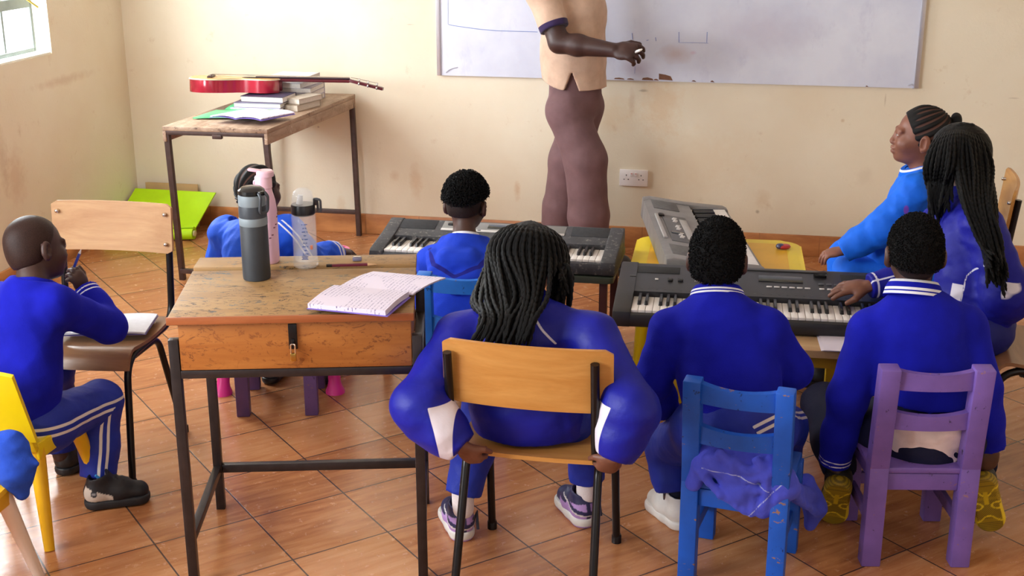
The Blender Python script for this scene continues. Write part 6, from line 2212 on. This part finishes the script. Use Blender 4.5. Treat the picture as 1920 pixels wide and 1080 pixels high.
# ---- girl in the light blue jacket
def girl_light_jacket():
    H = at(1728, 256, 4.62); face = V3(-.99, .06, .06); up = V3(.06, 0, 1)
    N = at(1728, 322, 4.62); C = at(1722, 390, 4.61); W = at(1738, 450, 4.62); Pv = V3(.60, 4.64, .50)
    shL = at(1716, 362, 4.50); elL = at(1656, 428, 4.47); wrL = at(1580, 470, 4.47)
    shR = N + V3(.0, .13, -.05); elR = shR + V3(-.03, .03, -.21); wrR = elR + V3(-.17, -.06, -.035)
    hL = Pv + V3(0, -.08, -.01); hR = Pv + V3(0, .08, -.01); kL = hL + V3(-.27, -.02, .0); kR = hR + V3(-.28, .01, .0); aL = kL + V3(-.02, 0, -.36); aR = kR + V3(-.02, 0, -.36)
    base = V3(Pv[0], Pv[1], 0)
    legs = [(hL, kL, aL, aL + V3(-.11, 0, -.06)), (hR, kR, aR, aR + V3(-.11, 0, -.06))]
    hd = dict(d=unit(V3(-.9, .05, -.25)), n=unit(V3(-.2, -.2, 1)), side=V3(0, .9, 0), s=.95, curl=(.35, .45, .3))
    root, base, R = figure('girl with a cornrow bun in a light blue jacket, in profile by the wall', base, H, face, up, 1.0, N, C, W, Pv, [(shL, elL, wrL, hd), (shR, elR, wrR, None)], legs, MAT['skin_c'], 1.0, (-1, 0, 0), vox=.004)
    def rid(x, y, z):
        a = np.arctan2(z - .055 + .55 * y, np.abs(x) * .9 + .03) 
        return .0032 * np.cos(a * 22) * np.clip((.045 - y) / .03, 0, 1)
    hair_cap(root, base, H, R, 1.0, MAT['cornrow'], .0055, .052, -.045, 0, ridges=rid, temple=.02, h=.0028, attrs={'m': scalp(rid, H, R, 1.0, .0012)})
    S = SDF(at(1795, 226, 4.62) - .05, at(1795, 226, 4.62) + .05, .0032)
    bc = at(1795, 227, 4.62)
    for q in range(16):
        a, a2 = q / 16 * math.tau * 2, (q + 1) / 16 * math.tau * 2
        f = lambda an: bc + V3(.006 * an / 12 - .006, .017 * math.cos(an) * (1 - .03 * an), .015 * math.sin(an) * (1 - .03 * an))
        S.cap(f(a), f(a2), .0145, .0145, .004)
    S.obj('hair_bun', MAT['braid'], root, base)
    zip_ = [at(1690, 372, 4.5), at(1700, 345, 4.5)]
    def em(v): return np.maximum(.006 - np.abs(np.hypot((v[:, 0] - at(1694, 380, 4.53)[0]) * .6, (v[:, 2] - at(1694, 380, 4.53)[2]) * .35) ), -1)
    def ex(S):
        for k in range(9):
            p = wrL + unit(wrL - elL) * -.012
            a = k / 9 * math.tau
            S.ell(p + V3(0, .028 * math.cos(a), .028 * math.sin(a)), (.022, .009, .009), None, .006)
        S.chain([at(1680, 440, 4.54), at(1660, 480, 4.56), at(1640, 500, 4.58)], [.07, .06, .05], .04)
    top('jacket', root, base, MAT['sky_jacket'], N, C, W, Pv + V3(0, 0, .0), [(shL, elL, wrL, (.062, .062, .040)), (shR, elR, wrR)], (.14, .138, .135, .058), V3(1, 0, 0), .80, attrs={'m2': em, 'm': lambda v: np.full(len(v), -1.0)}, fold=(.0042, 44, 71), extra=ex, hem=(Pv + V3(0, 0, -.06), (0, 0, -1)))
    collar_ring('collar', root, base, N + V3(-.004, 0, -.004), unit(H - N) + V3(-.12, 0, 0), V3(-1, 0, 0), .064, .060, .034, band_mat('white_edged_collar', (26, 104, 226), (.92,), .12))
    trousers('trousers', root, base, MAT['sky_jacket'], Pv, legs, (.11, .082, .062, .05), (1, 0, 0))
    for a in (aL, aR): shoe(root, base, a, a + V3(.05, 0, -.086), a + V3(-.12, 0, -.086), .19, None, MAT['kb_black'], MAT['kb_black'])


girl_light_jacket()


# ---- girl with long braids in the dark track top at the right
def girl_right():
    H = at(1796, 296, 4.22); face = V3(-.80, .58, -.12); up = V3(-.05, .02, 1)
    N = at(1802, 372, 4.18); C = at(1812, 455, 4.12); W = at(1812, 545, 4.08); Pv = V3(.705, 4.06, .50)
    shL = at(1842, 425, 4.02); elL = at(1888, 545, 3.93); wrL = at(1842, 590, 4.02)
    shR = at(1762, 420, 4.24); elR = at(1712, 520, 4.22); wrR = at(1630, 536, 4.17)
    hL = Pv + V3(0, -.075, -.01); hR = Pv + V3(0, .075, -.01); kL = hL + V3(-.19, -.03, -.01); kR = hR + V3(-.18, .02, -.01); aL = kL + V3(.02, .0, -.36); aR = kR + V3(.02, 0, -.36)
    base = V3(Pv[0], Pv[1], 0)
    legs = [(hL, kL, aL, aL + V3(-.11, 0, -.06)), (hR, kR, aR, aR + V3(-.11, 0, -.06))]
    hd = dict(d=unit(V3(-.97, .08, -.16)), n=unit(V3(-.1, -.25, 1)), side=V3(0, -.9, -.1), s=1.25, curl=(.12, .22, .18), spread=.16, thumb=.75)
    root, base, R = figure('girl with very long braids in a dark blue track top, hand on the black keyboard', base, H, face, up, 1.0, N, C, W, Pv, [(shL, elL, wrL, None), (shR, elR, wrR, hd)], legs, MAT['skin_d'], 1.04, (-.9, .3, 0), vox=.0038)
    def panel(v):
        dd, r, t, run = seg_param(v, [shL, elL, wrL])
        z = v[:, 2]
        m = np.minimum(np.minimum(.078 - dd, elL[2] + .045 - z), .030 - np.abs(v[:, 0] - elL[0] - .0))
        m = np.minimum(m, elL[1] + .05 - v[:, 1])
        dd2, r, t, run = seg_param(v, [shR, elR, wrR])
        q = np.minimum(.016 - np.abs(v[:, 0] - at(1792, 520, 4.0)[0] - (v[:, 2] - .62) * .12), .64 - z)
        q = np.minimum(q, C[1] - .03 - v[:, 1])
        q = np.minimum(q, dd - .07)
        return np.maximum(m, q)
    def pip(v):
        p1 = [at(1843, 460, 4.0), at(1838, 485, 4.0)]
        p2 = [at(1828, 492, 4.0), at(1808, 512, 4.0), at(1795, 560, 4.0)]
        m = np.full(len(v), -1.0)
        for pl in (p1, p2):
            dd, r, t, run = seg_param(v * V3(1, 0, 1), [p * V3(1, 0, 1) for p in pl]); m = np.maximum(m, np.where(v[:, 1] < C[1] - .02, .003 - dd, -1))
        cc = cuff_mask([shR, elR, wrR], (.016,), .004)(v)
        s2 = stripe_mask([([elR, wrR], V3(0, -.8, .6))], .0001, .0035)(v)
        return np.maximum(m, np.maximum(cc, s2))
    def ex(S):
        S.ell(elL + V3(.0, .0, -.02), (.075, .065, .085), None, .03)
        S.chain([C + V3(0, -.06, -.02), W + V3(.03, -.07, -.02), Pv + V3(.02, -.09, -.02)], [.07, .07, .06], .04)
    top('track_top', root, base, MAT['dark_track'], N, C, W, Pv + V3(0, 0, .0), [(shL, elL, wrL, (.062, .07, .045)), (shR, elR, wrR, (.06, .052, .040))], (.135, .13, .125, .058), V3(-.9, .3, 0), .72, attrs={'m': panel, 'm2': pip}, fold=(.0034, 36, 81), extra=ex, hem=(Pv + V3(0, 0, -.055), (0, 0, -1)))
    collar_ring('collar', root, base, N + V3(0, 0, -.008), unit(H - N), V3(-.8, .5, 0), .064, .056, .045, MAT['dark_track'], False)
    trousers('trousers', root, base, MAT['dark_trousers'], Pv, legs, (.115, .085, .064, .05), (1, 0, 0))
    for a in (aL, aR): shoe(root, base, a, a + V3(.05, 0, -.086), a + V3(-.12, 0, -.086), .20, None, MAT['kb_black'], MAT['kb_black'])
    hair_cap(root, base, H, R, 1.0, MAT['braid'], .010, .058, -.045, .0008)
    rg = np.random.default_rng(33)
    ps = []
    for layer in range(6):
        n = 20
        for k in range(n):
            u = k / (n - 1) * 2 - 1
            px = 1797 + u * (52 + 2 * layer)
            Yl = 4.20 - .012 * layer - (.055 - .055 * u * u)
            crown = at(1800 + u * 14, 243, 4.21)
            p1 = at(1798 + u * 44, 262 - 6 * (1 - u * u), 4.19 - .05 * (1 - u * u) - .006 * layer)
            p2 = at(px + rg.normal() * 2.5, 312, Yl - .03 + rg.normal() * .004)
            if u < -.35:
                e = at(1748 + (u + 1) * 28 + rg.normal() * 4, 405 + rg.normal() * 14, 4.10 + .01 * layer)
                q = [crown, p1, p2, at(1742 + (u + 1) * 30, 360, 4.10 + .01 * layer), e]
            elif u < -.12:
                q = [crown, p1, p2, at(1775 + rg.normal() * 6, 350, 4.08), at(1770 + rg.normal() * 8, 385 + rg.normal() * 10, 4.07)]
            else:
                t = (u + .12) / 1.12
                m2 = at(1806 + t * 56 + rg.normal() * 2.5, 385, 3.985 - .008 * layer)
                m3 = at(1836 + t * 36 + rg.normal() * 3.5, 455, 3.925 - .008 * layer)
                e = at(1856 + t * 30 + rg.normal() * 5, 518 + rg.normal() * 18, 3.845 - .006 * layer)
                q = [crown, p1, p2, m2, m3, e]
            ps.append(q)
    braids(root, base, ps, MAT['braid'], .0058)
    S = SDF(at(1806, 236, 4.2) - .05, at(1806, 236, 4.2) + .06, .0035)
    S.cap(at(1800, 240, 4.2), at(1822, 238, 4.2), .016, .012, .01); S.grain(.001, 2)
    S.obj('hair_tie', MAT['braid'], root, base)


girl_right()


# ---- man at the whiteboard, head above the frame
def man():
    Y = 6.08
    Pv = at(1078, 172, Y); hip = at(1078, 195, Y)
    fl = 0.0
    s = 1.36
    face = V3(.96, .2, -.05)
    C = at(1076, 20, Y); W = at(1074, 100, Y)
    N = C + V3(.0, .0, .17); H = N + V3(.035, .0, .17)
    fw = unit(V3(.93, -.36, 0)); rt = np.cross(fw, Zv)     # right side towards the camera
    shR = C + rt * .205 + V3(-.045, 0, .10); elR = at(1048, 80, 5.82); wrR = at(1150, 94, 5.76)
    shL = C - rt * .17 + V3(-.02, 0, .09); elL = shL + V3(-.03, .02, -.28); wrL = elL + V3(.04, .0, -.20)
    hR = hip + rt * .08 + V3(.0, 0, -.02); hL = hip - rt * .08 + V3(0, 0, -.02)
    kR = at(1098, 300, 5.98); kL = at(1068, 300, 6.14)
    aR = at(1108, 430, 5.98); aL = at(1046, 430, 6.15)
    aR[2] = .10; aL[2] = .10
    base = V3(Pv[0], Pv[1], 0)
    legs = [(hR, kR, aR, aR + V3(.15, -.03, -.06)), (hL, kL, aL, aL + V3(.15, .0, -.06))]
    hd = dict(d=unit(at(1200, 98, 5.73) - wrR), n=unit(V3(-.15, -.8, .7)), side=unit(V3(.2, .0, 1)), s=1.58, curl=(.45, .65, .5), thumb=.45)
    root, base, R = figure('man in a peach polo shirt and brown trousers standing at the whiteboard', base, H, face, (0, 0, 1), 1.12, N, C, W, Pv, [(shR, elR, wrR, hd), (shL, elL, wrL, None)], legs, MAT['skin_man'], s, fw, vox=.0055, armk=1.32)
    hair_cap(root, base, H, R, 1.12, MAT['hair'], .006, .05, -.03, .001)
    cuff = mid(shR, elR, .74)
    pol = fabric('peach_polo_cotton', (204, 172, 150), (54, 40, 78), .85, .15, 240, None, .15, .5)
    S_lo, S_hi = bounds([N, C, W, Pv, shR, shL, mid(shL, elL, .6), cuff], .22)
    S = SDF(S_lo, S_hi, .0055)
    S.chain([Pv + V3(0, 0, -.03), W, C], [.166, .152, .160], .05, (fw, .95))
    S.chain([C, N], [.16, .07], .05, (fw, .85))
    S.cap(C + V3(0, 0, .09), shR, .07, .075, .04); S.cap(C + V3(0, 0, .09), shL, .07, .075, .04)
    S.cap(shR, cuff + (elR - shR) * .05, .075, .068, .03); S.cap(shL, mid(shL, elL, .7), .075, .066, .03)
    S.fold(.0034, 24, 92)
    S.cut(cuff, elR - shR, .085)
    S.cut(mid(shL, elL, .65), elL - shL, .10)
    hemz = at(1072, 157, Y)[2]
    # curved hem with a side vent
    sl, g = S.blk(S.lo, S.lo + S.h * S.n)
    xx = (g[0] - Pv[0]); 
    vent = at(1070, 140, 5.9)
    notch = np.abs(g[0] - vent[0]) * 1.9 + vent[2] - .045
    hz = hemz - .012 + .05 * (np.abs(xx) / .17) ** 2 * (xx < 0)
    near = g[1] < Pv[1] - .05
    d = np.maximum(hz - g[2], np.where(near, np.minimum(.05, (vent[2] + .01 - np.abs(g[0] - vent[0]) * 2.6) - g[2]), -9))
    S.a[sl] = np.maximum(S.a[sl], d.astype(np.float32))
    ax = unit(elR - shR)
    S.obj('polo_shirt', pol, root, base, {'m': lambda v: np.where((np.linalg.norm(v - cuff - rt * .02, axis=1) < .092) & ((v - C) @ rt > .17), (v - cuff) @ ax + .028, -1)})
    brown = fabric('brown_twill', (112, 84, 86), None, .75, .1, 260, None, .2, .5)
    trousers('trousers', root, base, brown, Pv + V3(0, 0, -.03), legs, (.112, .098, .100, .094), fw, None, (.0024, 22, 95), vox=.006, extra=lambda S: S.cap(Pv + V3(0, 0, .10), Pv + V3(.004, 0, -.04), .128, .120, .04))
    blk = plain('black_leather', (30, 24, 24), .35)
    for a in (aR, aL): shoe(root, base, a, a + V3(-.07, .01, -.098), a + V3(.2, -.02, -.098), .28, None, blk, blk, h=.0045)
    # phone-like pocket bulge is cloth; white pen in the fingers
    tip = at(1203, 93, 5.73); a = at(1188, 99, 5.74)
    p = thing('chalk_marker', 'white marker stub held in the fingers of the man at the whiteboard', 'marker', tuple(a))
    b = B(); tube(b, [(0, 0, 0), tuple((tip - a) * .8)], .006, 10); obj('marker_barrel', b, plain('marker_white', (230, 226, 222), .4), p)
    b = B(); tube(b, [tuple((tip - a) * .8), tuple((tip - a) * 1.1)], [.006, .003], 10); obj('marker_tip', b, plain('marker_tip', (200, 190, 180), .5), p)


man()
